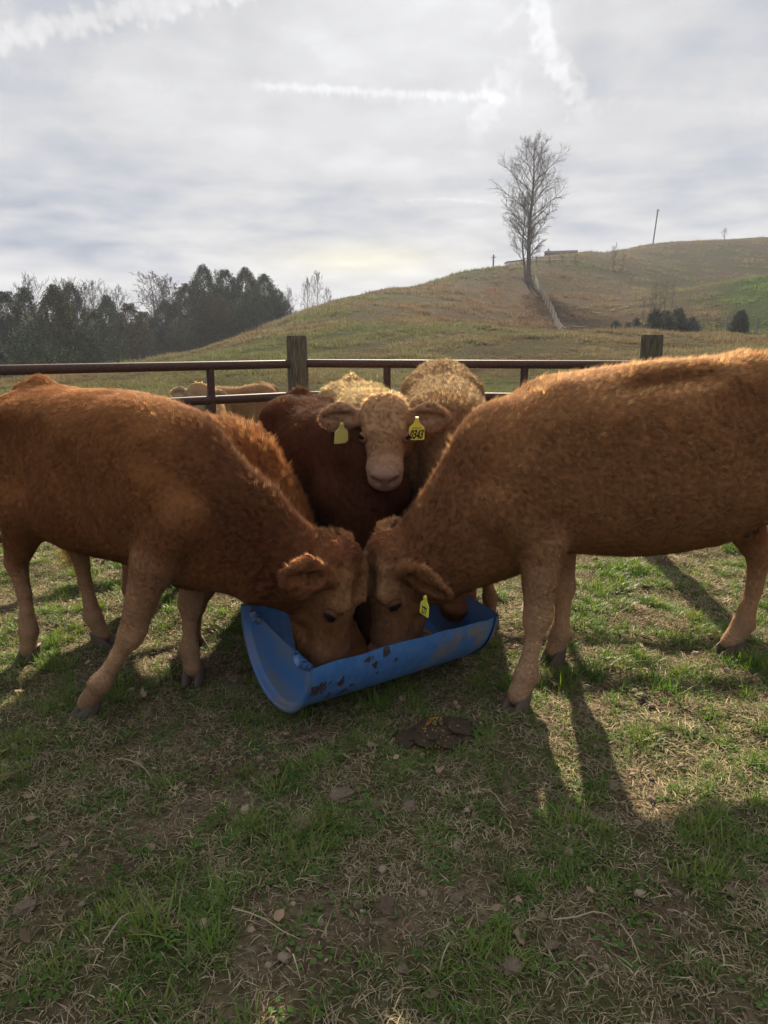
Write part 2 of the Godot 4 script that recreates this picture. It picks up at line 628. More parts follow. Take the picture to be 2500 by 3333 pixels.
func ear_tag(cow: Node3D, at: Vector3, x: Vector3, y: Vector3, size: float, number: String, c: Color, small := "", slant := 0.0) -> void:
	x = x.normalized()
	var z := x.cross(y).normalized()
	y = z.cross(x).normalized()
	var holder := part(cow, "ear_tag", leaf_sheet(tag_outline(), 0.003, 1.2), mat(c, 0.45), Transform3D(Basis(x * size, y * size, z * size), at))
	var knob := CylinderMesh.new()
	knob.top_radius = 0.006
	knob.bottom_radius = 0.007
	knob.height = 0.008
	knob.radial_segments = 12
	part(holder, "rivet", knob, holder.material_override, Transform3D(Basis(Vector3.RIGHT, Vector3.BACK, Vector3.DOWN), Vector3(0, 0, 0.004)))
	var f := SystemFont.new()
	f.font_names = PackedStringArray(["Droid Sans"])
	f.font_weight = 700
	var bold := FontVariation.new()
	bold.base_font = f
	bold.variation_embolden = 0.7
	if number:
		var t := TextMesh.new()
		t.text = number
		t.font = bold
		t.font_size = 32
		t.pixel_size = 0.00088 if number.length() > 3 else 0.00082
		t.depth = 0.0014
		var b := Basis(Vector3(0.8, 0, 0), Vector3(slant, 1.62, 0), Vector3.BACK)
		part(holder, "number", t, mat(Color(0.012, 0.012, 0.014), 0.6), Transform3D(b, Vector3(0, -0.059, 0.0022)))
	if small:
		var t2 := TextMesh.new()
		t2.text = small
		t2.font = f
		t2.font_size = 16
		t2.pixel_size = 0.00055
		t2.depth = 0.001
		part(holder, "lettering", t2, mat(Color(0.22, 0.21, 0.03), 0.6), Transform3D(Basis(), Vector3(0, -0.034, 0.0022)))

# sp: o, yaw vector, stations, neck [[x,y,z,r,k]...], poll, nose (direction), crown (direction), size, legs, colours, hair density ...
func cow(called_label: String, sp: Dictionary) -> Node3D:
	var o: Vector3 = sp.o
	var ux: Vector3 = (sp.head_to as Vector3).normalized()
	var uz := ux.cross(Vector3.UP)
	var root := thing("cow", called_label, sp.get("category", "cow"), o, "cattle round the feed trough" if not sp.has("group") else sp.group)
	var bd := Body.new()
	var at := func(p: Vector3) -> Vector3: return ux * p.x + Vector3(0, p.y, 0) + uz * p.z
	var cb: Vector3 = sp.col.body
	var cn: Vector3 = sp.col.neck
	var cl: Vector3 = sp.col.leg
	var cf: Vector3 = sp.col.face
	var cp: Vector3 = sp.col.get("poll", cn)
	var furl: float = sp.get("fur", 0.03)
	var st: Array = sp.stations
	trunk(bd, Vector3.ZERO, ux, uz, st, cb, furl)
	var back := (-ux + Vector3(0, -0.4, 0)).normalized()
	var down := (Vector3.DOWN - ux * 0.25).normalized()
	# extra masses of the trunk, each [a, b, ra, rb, k0, k1, blend, carved]
	for m in sp.get("masses", []):
		cap(bd, at.call(m[0]), at.call(m[1]), m[2], m[3], cb if m.size() < 9 else m[8], furl, back if m.size() < 9 else down, m[6], uz, m[4], m[5], 0.35, m[7])
	# head
	var s: float = sp.size
	var hx: Vector3 = (at.call(sp.nose) as Vector3).normalized()
	var hy: Vector3 = at.call(sp.crown)
	hy = (hy - hx * hy.dot(hx)).normalized()
	var hz := hx.cross(hy)
	var poll: Vector3 = at.call(sp.poll)
	var deep: float = sp.get("deep", 1.0)
	var long: float = sp.get("long", 0.95)
	var hd := func(x: float, y: float, z: float) -> Vector3: return poll + (hx * (x * long) + hy * (y * deep) + hz * z) * s
	# neck
	var nk: Array = sp.neck
	var prev: Vector3
	var pr := 0.0
	var pk := 1.0
	for i in nk.size() + 1:
		var c: Vector3
		var r: float
		var k: float
		if i < nk.size():
			c = at.call(Vector3(nk[i][0], nk[i][1], nk[i][2]))
			r = nk[i][3]
			k = nk[i][4]
		else:
			c = hd.call(0.055, -0.115, 0.0)
			r = 0.108 * s
			k = 1.25
		if i > 0:
			var w := (c - prev).cross(Vector3.UP)
			if w.length() < 0.02 or absf((c - prev).normalized().y) > 0.93: w = uz
			var f := float(i) / nk.size()
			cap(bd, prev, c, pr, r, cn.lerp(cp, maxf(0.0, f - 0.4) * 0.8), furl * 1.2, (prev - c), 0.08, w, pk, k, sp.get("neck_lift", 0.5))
		prev = c
		pr = r
		pk = k
	# skull, face, jaw, muzzle
	var fl: float = sp.get("face_fur", 0.011)
	cap(bd, hd.call(0.05, -0.088, 0), hd.call(0.17, -0.088, 0), 0.093 * s, 0.092 * s, cf, fl * 1.3, -hx, 0.04, hz, 0.93, 1.0)
	cap(bd, hd.call(0.17, -0.078, 0), hd.call(0.35, -0.08, 0), 0.084 * s, 0.068 * s, cf, fl, hx, 0.04, hz, 0.95, 0.86)
	cap(bd, hd.call(0.38, -0.08, 0), hd.call(0.425, -0.092, 0), 0.067 * s, 0.055 * s, sp.col.get("muzzle", cf), 0.004, hx, 0.03, hz, 0.82, 0.7)
	cap(bd, hd.call(0.428, -0.042, 0), hd.call(0.462, -0.088, 0), 0.031 * s, 0.029 * s, sp.col.get("nose", cf), 0.0, hx, 0.018, hz, 0.5, 0.56)
	cap(bd, hd.call(0.13, -0.165, 0), hd.call(0.37, -0.142, 0), 0.066 * s, 0.048 * s, cf, fl * 1.5, -hx, 0.04, hz, 1.0, 0.9)
	cap(bd, hd.call(0.4, -0.15, 0), hd.call(0.44, -0.14, 0), 0.03 * s, 0.028 * s, sp.col.get("muzzle", cf), 0.006, hx, 0.008, hz, 0.75, 0.75)
	# the parting of the lips
	cap(bd, hd.call(0.478, -0.117, 0.05), hd.call(0.478, -0.117, -0.05), 0.007 * s, 0.007 * s, cf * 0.3, 0.0, hx, 0.006, hx, 1.0, 1.0, 0.2, 1)
	for sd in [-1.0, 1.0]:
		cap(bd, hd.call(0.06, -0.02, sd * 0.058), hd.call(0.155, -0.012, sd * 0.06), 0.034 * s, 0.03 * s, sp.col.get("brow", cf), 0.018, hx + hz * sd * 0.7, 0.03, hz, 1.0, 1.0, 0.75)
		cap(bd, hd.call(0.08, -0.16, sd * 0.055), hd.call(0.2, -0.13, sd * 0.052), 0.068 * s, 0.045 * s, cf, fl * 1.4, -hx + Vector3.DOWN * 0.3, 0.04)
		cap(bd, hd.call(0.13, -0.036, sd * 0.066), hd.call(0.165, -0.04, sd * 0.072), 0.028 * s, 0.026 * s, sp.col.get("brow", cf), fl * 1.5, hx + hy * 0.4, 0.025, hz, 1.0, 1.0, 0.6)
		cap(bd, hd.call(0.183, -0.04, sd * 0.114), hd.call(0.197, -0.042, sd * 0.112), 0.022 * s, 0.02 * s, cf, 0.002, hx, 0.016, hz, 1.0, 1.0, 0.2, 1)
		cap(bd, hd.call(0.474, -0.044, sd * 0.036), hd.call(0.454, -0.038, sd * 0.056), 0.017 * s, 0.012 * s, cf * 0.08, 0.0, hx, 0.01, hz, 1.0, 1.0, 0.2, 1)
	cap(bd, hd.call(0.0, -0.04, 0), hd.call(0.03, -0.045, 0), 0.058 * s, 0.066 * s, cp, furl * 0.9, hx + hy * 0.3, 0.05, hz, 0.6, 0.66, 0.7)
	# ears: [side, direction out in head axes, facing in head axes, length]
	for e in sp.ears:
		var sd: float = e[0]
		var base: Vector3 = hd.call(0.045, e[4] if e.size() > 4 else -0.08, sd * 0.105)
		var out: Vector3 = (hx * e[1].x + hy * e[1].y + hz * e[1].z * sd).normalized()
		var face: Vector3 = hx * e[2].x + hy * e[2].y + hz * e[2].z * sd
		face = (face - out * face.dot(out)).normalized()
		var ln: float = e[3] * s
		var mid: Vector3 = base + out * ln * 0.55
		var tip: Vector3 = base + out * ln
		var ec: Vector3 = sp.col.get("ear", cf)
		cap(bd, base, mid, 0.034 * s, 0.074 * s, ec, 0.02, out, 0.02, face, 1.2, 3.4, 0.5)
		cap(bd, mid, tip - out * 0.02, 0.074 * s, 0.044 * s, ec, 0.018, out, 0.012, face, 3.4, 3.2, 0.5)
		cap(bd, base + out * ln * 0.32 + face * 0.024 * s, tip - out * 0.02 + face * 0.012 * s, 0.026 * s, 0.014 * s, sp.col.get("ear_in", ec), 0.012, out, 0.014, face, 1.0, 1.0, 0.4, 1)
		var pinna := cap(bd, base + out * ln * 0.45 - face * 0.004 * s, base + out * ln * 0.7 - face * 0.004, 0.046 * s, 0.04 * s, sp.col.get("ear_in", ec), 0.012, out, 0.006, face, 5.0, 5.0, 0.4)
		pinna.ra = 0.044 * s
	# legs: [kind, joints...] in the cow's own axes, hoof last
	for lg in sp.legs:
		var js: Array = lg[1]
		var rr: Array = lg[2]
		var lift := 0.25
		if lg[0] == "fore":
			# knee: a square bony block, wider than the cannon below it
			var kn: Vector3 = at.call(js[3])
			var dn: Vector3 = (at.call(js[4]) - kn).normalized()
			cap(bd, kn + ux * 0.012 - dn * 0.025, kn + ux * 0.014 + dn * 0.03, rr[3] * 0.82, rr[3] * 0.78, cl, 0.008, down, 0.02)
			cap(bd, kn - ux * 0.034 - dn * 0.01, kn - ux * 0.03 + dn * 0.02, rr[3] * 0.45, rr[3] * 0.4, cl, 0.008, down, 0.025)
		for i in js.size() - 1:
			var a: Vector3 = at.call(js[i])
			var b: Vector3 = at.call(js[i + 1])
			var f := clampf((i - 0.9) / 2.0, 0.0, 1.0)
			cap(bd, a, b, rr[i], rr[i + 1], cb.lerp(cl, f).lerp(Vector3(0.13, 0.09, 0.06), 0.3 if i >= js.size() - 2 else (0.1 if i == js.size() - 3 else 0.0)), lerpf(furl * 0.8, 0.006, f), down.lerp((b - a).normalized(), 0.7), 0.05 if i < 2 else 0.022, uz, 1.25 if i < 1 else 1.1, 1.12 if i < 2 else 1.0, lift)
		if lg[0] == "hind":
			# point of the hock
			var hk: Vector3 = at.call(js[2])
			cap(bd, hk + ux * -0.012 + Vector3(0, 0.03, 0), hk + ux * -0.02 + Vector3(0, 0.0, 0), 0.03, 0.028, cl, 0.012, down, 0.03)
		var fet: Vector3 = at.call(js[js.size() - 2])
		for sd in [-1.0, 1.0]:
			cap(bd, fet - ux * 0.035 + uz * 0.016 * sd, fet - ux * 0.045 + uz * 0.016 * sd + Vector3(0, -0.02, 0), 0.016, 0.01, cl * 0.6, 0.008, down, 0.015)
	bd.build(sp.get("cell", 0.016), 0, hd.call(0.18, -0.08, 0), 0.3 * s)
	bd.build(sp.get("head_cell", 0.008), 1, hd.call(0.18, -0.08, 0), 0.3 * s)
	var vc := PackedColorArray()
	vc.resize(bd.vpos.size())
	var skin: float = sp.get("skin", 0.8)
	for i in vc.size():
		var c := bd.vcol[i]
		var k := skin if bd.vfur[i].x > 0.004 else 1.0
		vc[i] = Color(c.r * k, c.g * k, c.b * k)
	part(root, "body", arrays_mesh(bd.vpos, bd.vnor, vc, bd.tris), skin_mat)
	bd.bald = [hd.call(0.19, -0.042, 0.09), hd.call(0.19, -0.042, -0.09)]
	bd.bald_r = 0.034 * s
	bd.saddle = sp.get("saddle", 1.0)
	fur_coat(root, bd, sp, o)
	# eyes
	for sd in [-1.0, 1.0]:
		var ball := SphereMesh.new()
		ball.radius = 0.0265 * s
		ball.height = 0.053 * s
		ball.radial_segments = 24
		ball.rings = 14
		var em := mat(Color(0.01, 0.006, 0.005), 0.2)
		em.metallic_specular = 0.18
		var fz: Vector3 = (hz * sd * 0.84 + hy * 0.5 + hx * 0.1).normalized()
		var fx := hx * 0.55 + hy * 0.85
		fx = (fx - fz * fx.dot(fz)).normalized()
		var fy := fz.cross(fx)
		part(root, "eye", ball, em, Transform3D(Basis(), hd.call(0.19, -0.04, sd * 0.0885)))
		part(root, "eyelid", lid_mesh(0.0292 * s), mat(Color(cf.x * 0.4, cf.y * 0.34, cf.z * 0.34), 0.8), Transform3D(Basis(fx, fy, fz), hd.call(0.19, -0.04, sd * 0.0883)))
	# hooves
	for lg in sp.legs:
		var js: Array = lg[1]
		var hp: Vector3 = at.call(js[-1])
		var toe: Vector3 = hp - at.call(js[-2])
		toe = Vector3(toe.x, 0, toe.z)
		toe = (toe.normalized() * 0.5 + ux * 0.8).normalized() if toe.length() > 0.01 else ux
		if lg.size() > 3: toe = (at.call(lg[3]) as Vector3).normalized()
		var bs := Basis(toe, Vector3.UP, toe.cross(Vector3.UP)).scaled_local(Vector3.ONE * float(sp.get("hoof", 0.95)))
		var h := Node3D.new()
		h.name = "hoof"
		root.add_child(h, true)
		h.transform = Transform3D(bs, Vector3(hp.x, -0.004, hp.z))
		for sd in [-1.0, 1.0]:
			part(h, "claw", claw_mesh(sd), mat(sp.col.get("hoof", Color(0.075, 0.055, 0.045)), 0.6))
	if sp.has("tail"):
		var tb := Body.new()
		var tl: Array = sp.tail
		for i in tl.size() - 1:
			var a: Vector3 = at.call(tl[i])
			var b: Vector3 = at.call(tl[i + 1])
			cap(tb, a, b, lerpf(0.026, 0.009, float(i) / tl.size()), lerpf(0.026, 0.009, float(i + 1) / tl.size()), cb, 0.02, b - a, 0.02)
		tb.build(0.011, 0, Vector3(0, 50, 0), 0.1)
		var tcol := PackedColorArray()
		tcol.resize(tb.vpos.size())
		tcol.fill(Color(cb.x, cb.y, cb.z))
		var tail := part(root, "tail", arrays_mesh(tb.vpos, tb.vnor, tcol, tb.tris), skin_mat)
		var bag := Bag.new()
		var r := RandomNumberGenerator.new()
		r.seed = 5
		hair_on(tb, bag, 6000.0, r, 1.0, 0.0)
		for k in 150:
			var f := r.randf()
			var p: Vector3 = (at.call(tl[-2]) as Vector3).lerp(at.call(tl[-1]), f) + Vector3(r.randfn(0, 0.008), r.randfn(0, 0.02), r.randfn(0, 0.008))
			var x := (Vector3.DOWN + Vector3(r.randfn(0, 0.1), 0, r.randfn(0, 0.1))).normalized()
			var y := x.cross(Vector3(r.randfn(), 0.1, r.randfn())).normalized()
			var l := r.randf_range(0.1, 0.22)
			bag.put(x * l, y * l * 0.3, x.cross(y) * 0.03, p, 0.4, 0.23, 0.085)
		scatter(tail, "tail_hair", bag, tuft_curly, hair_mat)
	for t in sp.get("tags", []):
		ear_tag(root, at.call(t[0]), at.call(t[1]), at.call(t[2]), t[3], t[4], t[5], t[6] if t.size() > 6 else "", t[7] if t.size() > 7 else 0.0)
	for t in sp.get("teats", []):
		var c := CapsuleMesh.new()
		c.radius = 0.014
		c.height = 0.06
		part(root, "teat", c, mat(Color(0.05, 0.03, 0.025), 0.7), Transform3D(Basis(), at.call(t)))
	return root

func lid_mesh(r: float) -> ArrayMesh:
	# two lids round an eye: a sphere shell with an almond opening that faces +Z
	var v := PackedVector3Array()
	var n := PackedVector3Array()
	var idx := PackedInt32Array()
	var seg := 28
	for i in seg:
		var an := TAU * i / seg
		var open := Vector2(cos(an) * 0.95, sin(an) * 0.38)
		for k in 4:
			var f := k / 3.0
			var e := open.lerp(Vector2(cos(an), sin(an)) * 1.45, f)
			var th := minf(e.length(), 1.5)
			var d := e.normalized()
			var p := Vector3(d.x * sin(th), d.y * sin(th), cos(th)) * r * (1.0 + (0.1 if k == 1 else 0.0))
			v.append(p)
			n.append(p.normalized())
	for i in seg:
		for k in 3:
			var a := i * 4 + k
			var b := ((i + 1) % seg) * 4 + k
			idx.append_array([a, b, a + 1, b, b + 1, a + 1])
	return arrays_mesh(v, n, PackedColorArray(), idx)

func hair_on(bd: Body, bag: Bag, density: float, r: RandomNumberGenerator, vary: float, curl: float, wide := 1.0) -> void:
	var t := bd.tris
	var vp := bd.vpos
	for i in range(0, t.size(), 3):
		var ia := t[i]
		var f: Vector2 = bd.vfur[ia]
		if f.x < 0.002: continue
		var a := vp[ia]
		var b := vp[t[i + 1]]
		var c := vp[t[i + 2]]
		var area := (b - a).cross(c - a).length() * 0.5
		var want := area * density * clampf(0.019 / f.x, 0.6, 3.0)
		var count := int(want + r.randf())
		for q in count:
			var s1 := r.randf()
			var s2 := r.randf()
			if s1 + s2 > 1.0:
				s1 = 1.0 - s1
				s2 = 1.0 - s2
			var p := a + (b - a) * s1 + (c - a) * s2
			if bd.bald.size() and (p.distance_to(bd.bald[0]) < bd.bald_r or p.distance_to(bd.bald[1]) < bd.bald_r): continue
			var nor := bd.vnor[ia]
			var fl := bd.vflow[ia]
			var side := nor.cross(fl)
			var w1 := whorl.get_noise_3dv(p) * 1.9
			var w2 := fleck.get_noise_3dv(p)
			var w3 := streak.get_noise_3dv(p - fl * (p.dot(fl) * 0.72))
			var an := w1 * (0.5 + curl) + r.randfn(0.0, 0.16) + w2 * curl * 0.9
			var x := fl * cos(an) + side * sin(an)
			var lift := f.y - 0.08 + w2 * (0.05 + curl * 0.45) + r.randf_range(-0.08, 0.08) + w3 * 0.08 + 0.22 * maxf(nor.y - 0.2, 0.0)
			var stray := 1.0
			if f.x > 0.016 and r.randf() < 0.015 + 0.25 * maxf(nor.y - 0.3, 0.0):
				lift += 0.5
				stray = 1.4
			var y := nor
			var xd := (x + nor * (lift - 0.35)).normalized()
			var l := f.x * (1.0 + w2 * 0.35) * r.randf_range(0.75, 1.25) * stray
			var z := xd.cross(y).normalized()
			y = z.cross(xd)
			var col := bd.vcol[ia]
			var sh := (1.0 + w2 * 0.22 * vary * clampf(f.x / 0.026, 0.25, 1.0) + w1 * 0.17) * (1.0 + 0.9 * w3 * vary * clampf(f.x / 0.013, 0.4, 1.0)) * r.randf_range(0.8, 1.2) * (1.4 if stray > 1.0 else 1.0)  # stray hairs tinted paler, later golden too: backlit rim painted into their colour
			var top := clampf((nor.y - 0.25) * 1.7 + w1 * 0.15, 0.0, 1.0) * bd.saddle  # upward-facing hair gets paler and golden: sun on the back painted in
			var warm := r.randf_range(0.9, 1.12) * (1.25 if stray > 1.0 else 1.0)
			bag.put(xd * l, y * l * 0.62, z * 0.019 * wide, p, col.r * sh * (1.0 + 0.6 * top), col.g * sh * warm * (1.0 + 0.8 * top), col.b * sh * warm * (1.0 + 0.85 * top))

func fur_coat(root: Node3D, bd: Body, sp: Dictionary, o: Vector3) -> void:
	var r := RandomNumberGenerator.new()
	r.seed = int(sp.get("seed", 7))
	var bag := Bag.new()
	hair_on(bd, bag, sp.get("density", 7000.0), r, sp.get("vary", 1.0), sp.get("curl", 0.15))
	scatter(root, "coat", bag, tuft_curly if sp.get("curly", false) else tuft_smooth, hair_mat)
	print(sp.get("seed", 7), " cow verts ", bd.vpos.size(), " tufts ", bag.n, " t ", Time.get_ticks_msec())
func build_all() -> void:
	make_relief()
	ground_sheet()
	hill_things()
	forest()
	pipe_fence()
	feed_trough()
	front_cows()
	back_cows()
	pasture()
	litter()
	print("built ", Time.get_ticks_msec())

# ---------- sky: thin high cloud, contrails, a veil round the sun that stands just above the frame ----------
var cloud_a: FastNoiseLite
var cloud_b: FastNoiseLite
var cloud_c: FastNoiseLite
const TRAILS := [
	[[Vector2(-34, 15.0), Vector2(-25.6, 18.2), Vector2(-22.5, 19.3), Vector2(-18.7, 20.4), Vector2(-12.8, 21.9), Vector2(-2, 24.5)], 0.9, 0.17, 1.0],
	[[Vector2(-10, 17.2), Vector2(-7.7, 17.2), Vector2(0.0, 17.0), Vector2(7.1, 16.6), Vector2(9.5, 16.4)], 0.32, 0.16, 0.5],
	[[Vector2(-27, 16.6), Vector2(-16, 17.0), Vector2(-7.7, 17.1), Vector2(7.1, 16.5), Vector2(15.5, 15.8), Vector2(28.1, 14.2)], 0.45, 0.035, 0.5],
	[[Vector2(10.4, 30.0), Vector2(10.9, 23.3), Vector2(11.1, 20.8), Vector2(11.6, 19.3), Vector2(12.6, 17.6), Vector2(14.4, 15.4), Vector2(15.5, 13.5)], 1.0, 0.22, 1.2],
	[[Vector2(11.6, 19.4), Vector2(9.9, 18.4), Vector2(8.0, 17.1), Vector2(6.7, 14.4), Vector2(5.6, 12.0)], 1.1, 0.15, 1.2],
	[[Vector2(10.4, 23.0), Vector2(9.6, 21.4), Vector2(7.2, 19.6)], 0.35, 0.08, 0.5],
	[[Vector2(1.5, 10.1), Vector2(4.5, 10.2), Vector2(8.5, 9.8)], 0.09, 0.14, 0.1],
]

func sky_color(az: float, el: float) -> Vector3:
	var e := maxf(el, 0.0)
	var ra := deg_to_rad(az)
	var re := deg_to_rad(e)
	var k := cos(re) / (sin(re) + 0.16)
	var px := sin(ra) * k
	var pz := cos(ra) * k
	var n1 := cloud_a.get_noise_2d(px * 1.1, pz * 1.1)
	var n2 := cloud_b.get_noise_2d(px, pz * 1.35)
	var n3 := cloud_c.get_noise_2d(az * 1.5 + 0.6 * e, e * 3.0 - 0.3 * az)
	# brightness as seen in the picture, and how blue the gap between clouds is
	var v := 0.66 + 0.11 * n1 + 0.125 * n2 + 0.045 * n3
	# layered band low down
	var band := cloud_c.get_noise_2d(az * 1.3 + 90.0, e * 7.0)
	var low := exp(-pow((e - 7.0) / 4.5, 2.0))
	v += low * 0.11 * band
	v += 0.1 * exp(-pow((e - 2.5) / 2.6, 2.0)) * (1.0 - smoothstep(-2.0, 30.0, absf(az)) * 0.6)
	v -= 0.09 * exp(-pow((e - 9.4 - 0.3 * n3 * 3.0) / 0.9, 2.0)) * smoothstep(-8.0, -17.0, az) * smoothstep(60, 40, -az)
	v -= 0.12 * exp(-pow((e - 6.5 - 0.2 * n3 * 3.0) / 0.65, 2.0)) * smoothstep(-13.0, -19.0, az) * smoothstep(60, 40, -az)
	v -= 0.07 * exp(-pow((e - 10.9) / 0.7, 2.0) - pow((az + 1.0) / 5.0, 2.0))
	v -= 0.06 * exp(-pow((e - 18.0) / 2.6, 2.0) - pow((az - 14.0) / 1.7, 2.0))
	v -= 0.05 * exp(-pow((e - 13.0) / 0.8, 2.0) - pow((az - 25.0) / 5.0, 2.0))
	# sun veil
	var sd := Vector3(sin(ra) * cos(re), sin(re), cos(ra) * cos(re)).dot(Vector3(0.0459, 0.4540, 0.8898))
	var sa := rad_to_deg(acos(clampf(sd, -1.0, 1.0)))
	v += 0.13 * exp(-sa * sa / 300.0) + 0.35 * exp(-sa * sa / 22.0)
	v += 0.06 * exp(-pow((az + 4.6) / 2.6, 2.0) - pow((e - 19.8 + (az + 4.6) * 0.4) / 1.1, 2.0)) * (1.0 + n3 * 1.5)
	var warm := exp(-pow((az + 1.5) / 6.5, 2.0) - pow((e - 5.9) / 1.1, 2.0))
	v += 0.22 * warm
	for t in TRAILS:
		var pts: Array = t[0]
		var best := 1e9
		var across := 0.0
		var along := 0.0
		var run := 0.0
		for i in pts.size() - 1:
			var a: Vector2 = pts[i]
			var d: Vector2 = pts[i + 1] - a
			var q := Vector2(az, el) - a
			var f := clampf(q.dot(d) / d.length_squared(), 0.0, 1.0)
			var r := (q - d * f).length()
			if r < best:
				best = r
				across = q.cross(d) / d.length()
				along = run + f * d.length()
			run += d.length()
		var wd: float = t[1]
		if best < wd * 3.0:
			var tooth := cloud_c.get_noise_2d(along * 22.0 / maxf(wd, 0.3) * 0.36, across * 5.0 + 300.0) * (0.5 + 1.2 * absf(cloud_c.get_noise_2d(along * 4.0, 77.0)))
			var soft := cloud_c.get_noise_2d(az * 7.0 + 50.0, e * 7.0)
			var fade: float = smoothstep(0.0, t[3] * 4.0, along) * smoothstep(run, run - t[3] * 4.0, along)
			var edge := best / wd - (0.9 * tooth if across > 0.0 else 0.25 * tooth) - 0.8 * soft
			v += t[2] * (1.0 - smoothstep(0.15, 1.15, edge)) * fade * (0.8 + 0.6 * tooth)
	var deep := clampf((0.70 - v) / 0.3, 0.0, 1.0)
	var c := Vector3(v, v * 1.005, v * 1.03).lerp(Vector3(v * 0.83, v * 0.95, v * 1.2), deep)
	c = c.lerp(Vector3(v * 1.04, v * 1.0, v * 0.84), clampf(warm * 1.1 + 0.16 * exp(-pow(e / 4.0, 2.0)) * exp(-pow(az / 26.0, 2.0)), 0.0, 1.0))
	return c * (1.0 + 0.55 * smoothstep(20.0, 75.0, e)) / 3.1

func noise_of(sd: int, freq: float, octaves := 5) -> FastNoiseLite:
	var n := FastNoiseLite.new()
	n.seed = sd
	n.frequency = freq
	n.fractal_octaves = octaves
	n.fractal_type = FastNoiseLite.FRACTAL_FBM
	return n

func sky_fill(im: Image, a0: float, a1: float, e0: float, e1: float) -> void:
	var w := im.get_width()
	var h := im.get_height()
	for y in range(int((90.0 - e1) / 180.0 * h), int((90.0 - e0) / 180.0 * h) + 1):
		var el := 90.0 - (y + 0.5) / h * 180.0
		for x in range(int(floor(a0 / 360.0 * w)), int(ceil(a1 / 360.0 * w))):
			var c := sky_color((x + 0.5) / w * 360.0, el)
			im.set_pixel(posmod(x, w), y, Color(c.x, c.y, c.z).linear_to_srgb())

func sky_image() -> Image:
	cloud_a = noise_of(4, 0.55)
	cloud_a.domain_warp_enabled = true
	cloud_a.domain_warp_amplitude = 0.5
	cloud_a.domain_warp_frequency = 0.5
	cloud_b = noise_of(9, 1.5)
	cloud_b.domain_warp_enabled = true
	cloud_b.domain_warp_amplitude = 0.3
	cloud_b.domain_warp_frequency = 1.2
	cloud_c = noise_of(14, 0.12, 4)
	var im := Image.create(720, 360, false, Image.FORMAT_RGB8)
	im.fill(Color(0.23, 0.225, 0.215).linear_to_srgb())
	sky_fill(im, -180.0, 180.0, -1.0, 90.0)
	im.resize(4096, 2048, Image.INTERPOLATE_CUBIC)
	sky_fill(im, -33.0, 33.0, -1.0, 26.0)
	return im

# ---------- relief ----------
var relief := PackedFloat32Array()
var bump: FastNoiseLite
var rough: FastNoiseLite
var patch: FastNoiseLite
const RX := 90
const RZ := 90

func make_relief() -> void:
	bump = noise_of(31, 2.2, 4)
	rough = noise_of(32, 0.16, 4)
	patch = noise_of(33, 0.55, 4)
	relief.resize(RX * RZ)
	var n := HILL.size() / 3
	for j in RZ:
		for i in RX:
			var x := -220.0 + i * 5.0
			var z := -355.0 + j * 5.0
			var s: float = HILL_PLANE[0] + HILL_PLANE[1] * x + HILL_PLANE[2] * z
			for k in n:
				var dx: float = x - HILL[k * 3]
				var dz: float = z - HILL[k * 3 + 1]
				var r2 := dx * dx + dz * dz
				if r2 > 0.0: s += HILL[k * 3 + 2] * 0.5 * r2 * log(r2)
			var t := clampf((Vector2(x, z + 3.0).length() - 6.0) / 9.0, 0.0, 1.0)
			relief[i + RX * j] = s * t * t * (3.0 - 2.0 * t)

func hill_y(x: float, z: float) -> float:
	var u := clampf((x + 220.0) / 5.0, 1.0, RX - 3.001)
	var v := clampf((z + 355.0) / 5.0, 1.0, RZ - 3.001)
	var i := int(u)
	var j := int(v)
	u -= i
	v -= j
	var r := [0.0, 0.0, 0.0, 0.0]
	for k in 4:
		var b := i - 1 + RX * (j - 1 + k)
		r[k] = cubic_interpolate(relief[b + 1], relief[b + 2], relief[b], relief[b + 3], u)
	return cubic_interpolate(r[1], r[2], r[0], r[3], v)

func ground_y(x: float, z: float) -> float:
	var d := Vector2(x, z + 3.0).length()
	var far := smoothstep(9.0, 30.0, d)
	var y := hill_y(x, z) if d > 5.0 else 0.0
	y += bump.get_noise_2d(x, z) * 0.03 * (1.0 - far) - 0.006 * (1.0 - far)
	y += bump.get_noise_2d(x * 6.0 + 40.0, z * 6.0) * 0.012 * (1.0 - smoothstep(5.0, 9.0, d))
	if far > 0.0:
		# tussocks, and the little terraces that cattle tread across a slope
		var r := rough.get_noise_2d(x * 2.2, z * 2.2)
		y += far * (0.1 * r + 0.06 * bump.get_noise_2d(x * 0.35, z * 0.35))
		var step := y * 2.4 + rough.get_noise_2d(x, z) * 1.6
		y += far * smoothstep(0.4, 2.0, y) * 0.07 * (absf(fposmod(step, 1.0) - 0.5) * 2.0 - 0.5)
	return y

func steps(lo: float, hi: float, fine_lo: float, fine_hi: float, fine: float, grow: float) -> PackedFloat32Array:
	var left := PackedFloat32Array()
	var p := fine_lo
	while p > lo:
		p -= fine + grow * (fine_lo - p)
		left.append(maxf(p, lo))
	left.reverse()
	p = fine_lo
	while p < fine_hi:
		left.append(p)
		p += fine
	while p < hi:
		left.append(p)
		p += fine + grow * (p - fine_hi)
	left.append(hi)
	return left

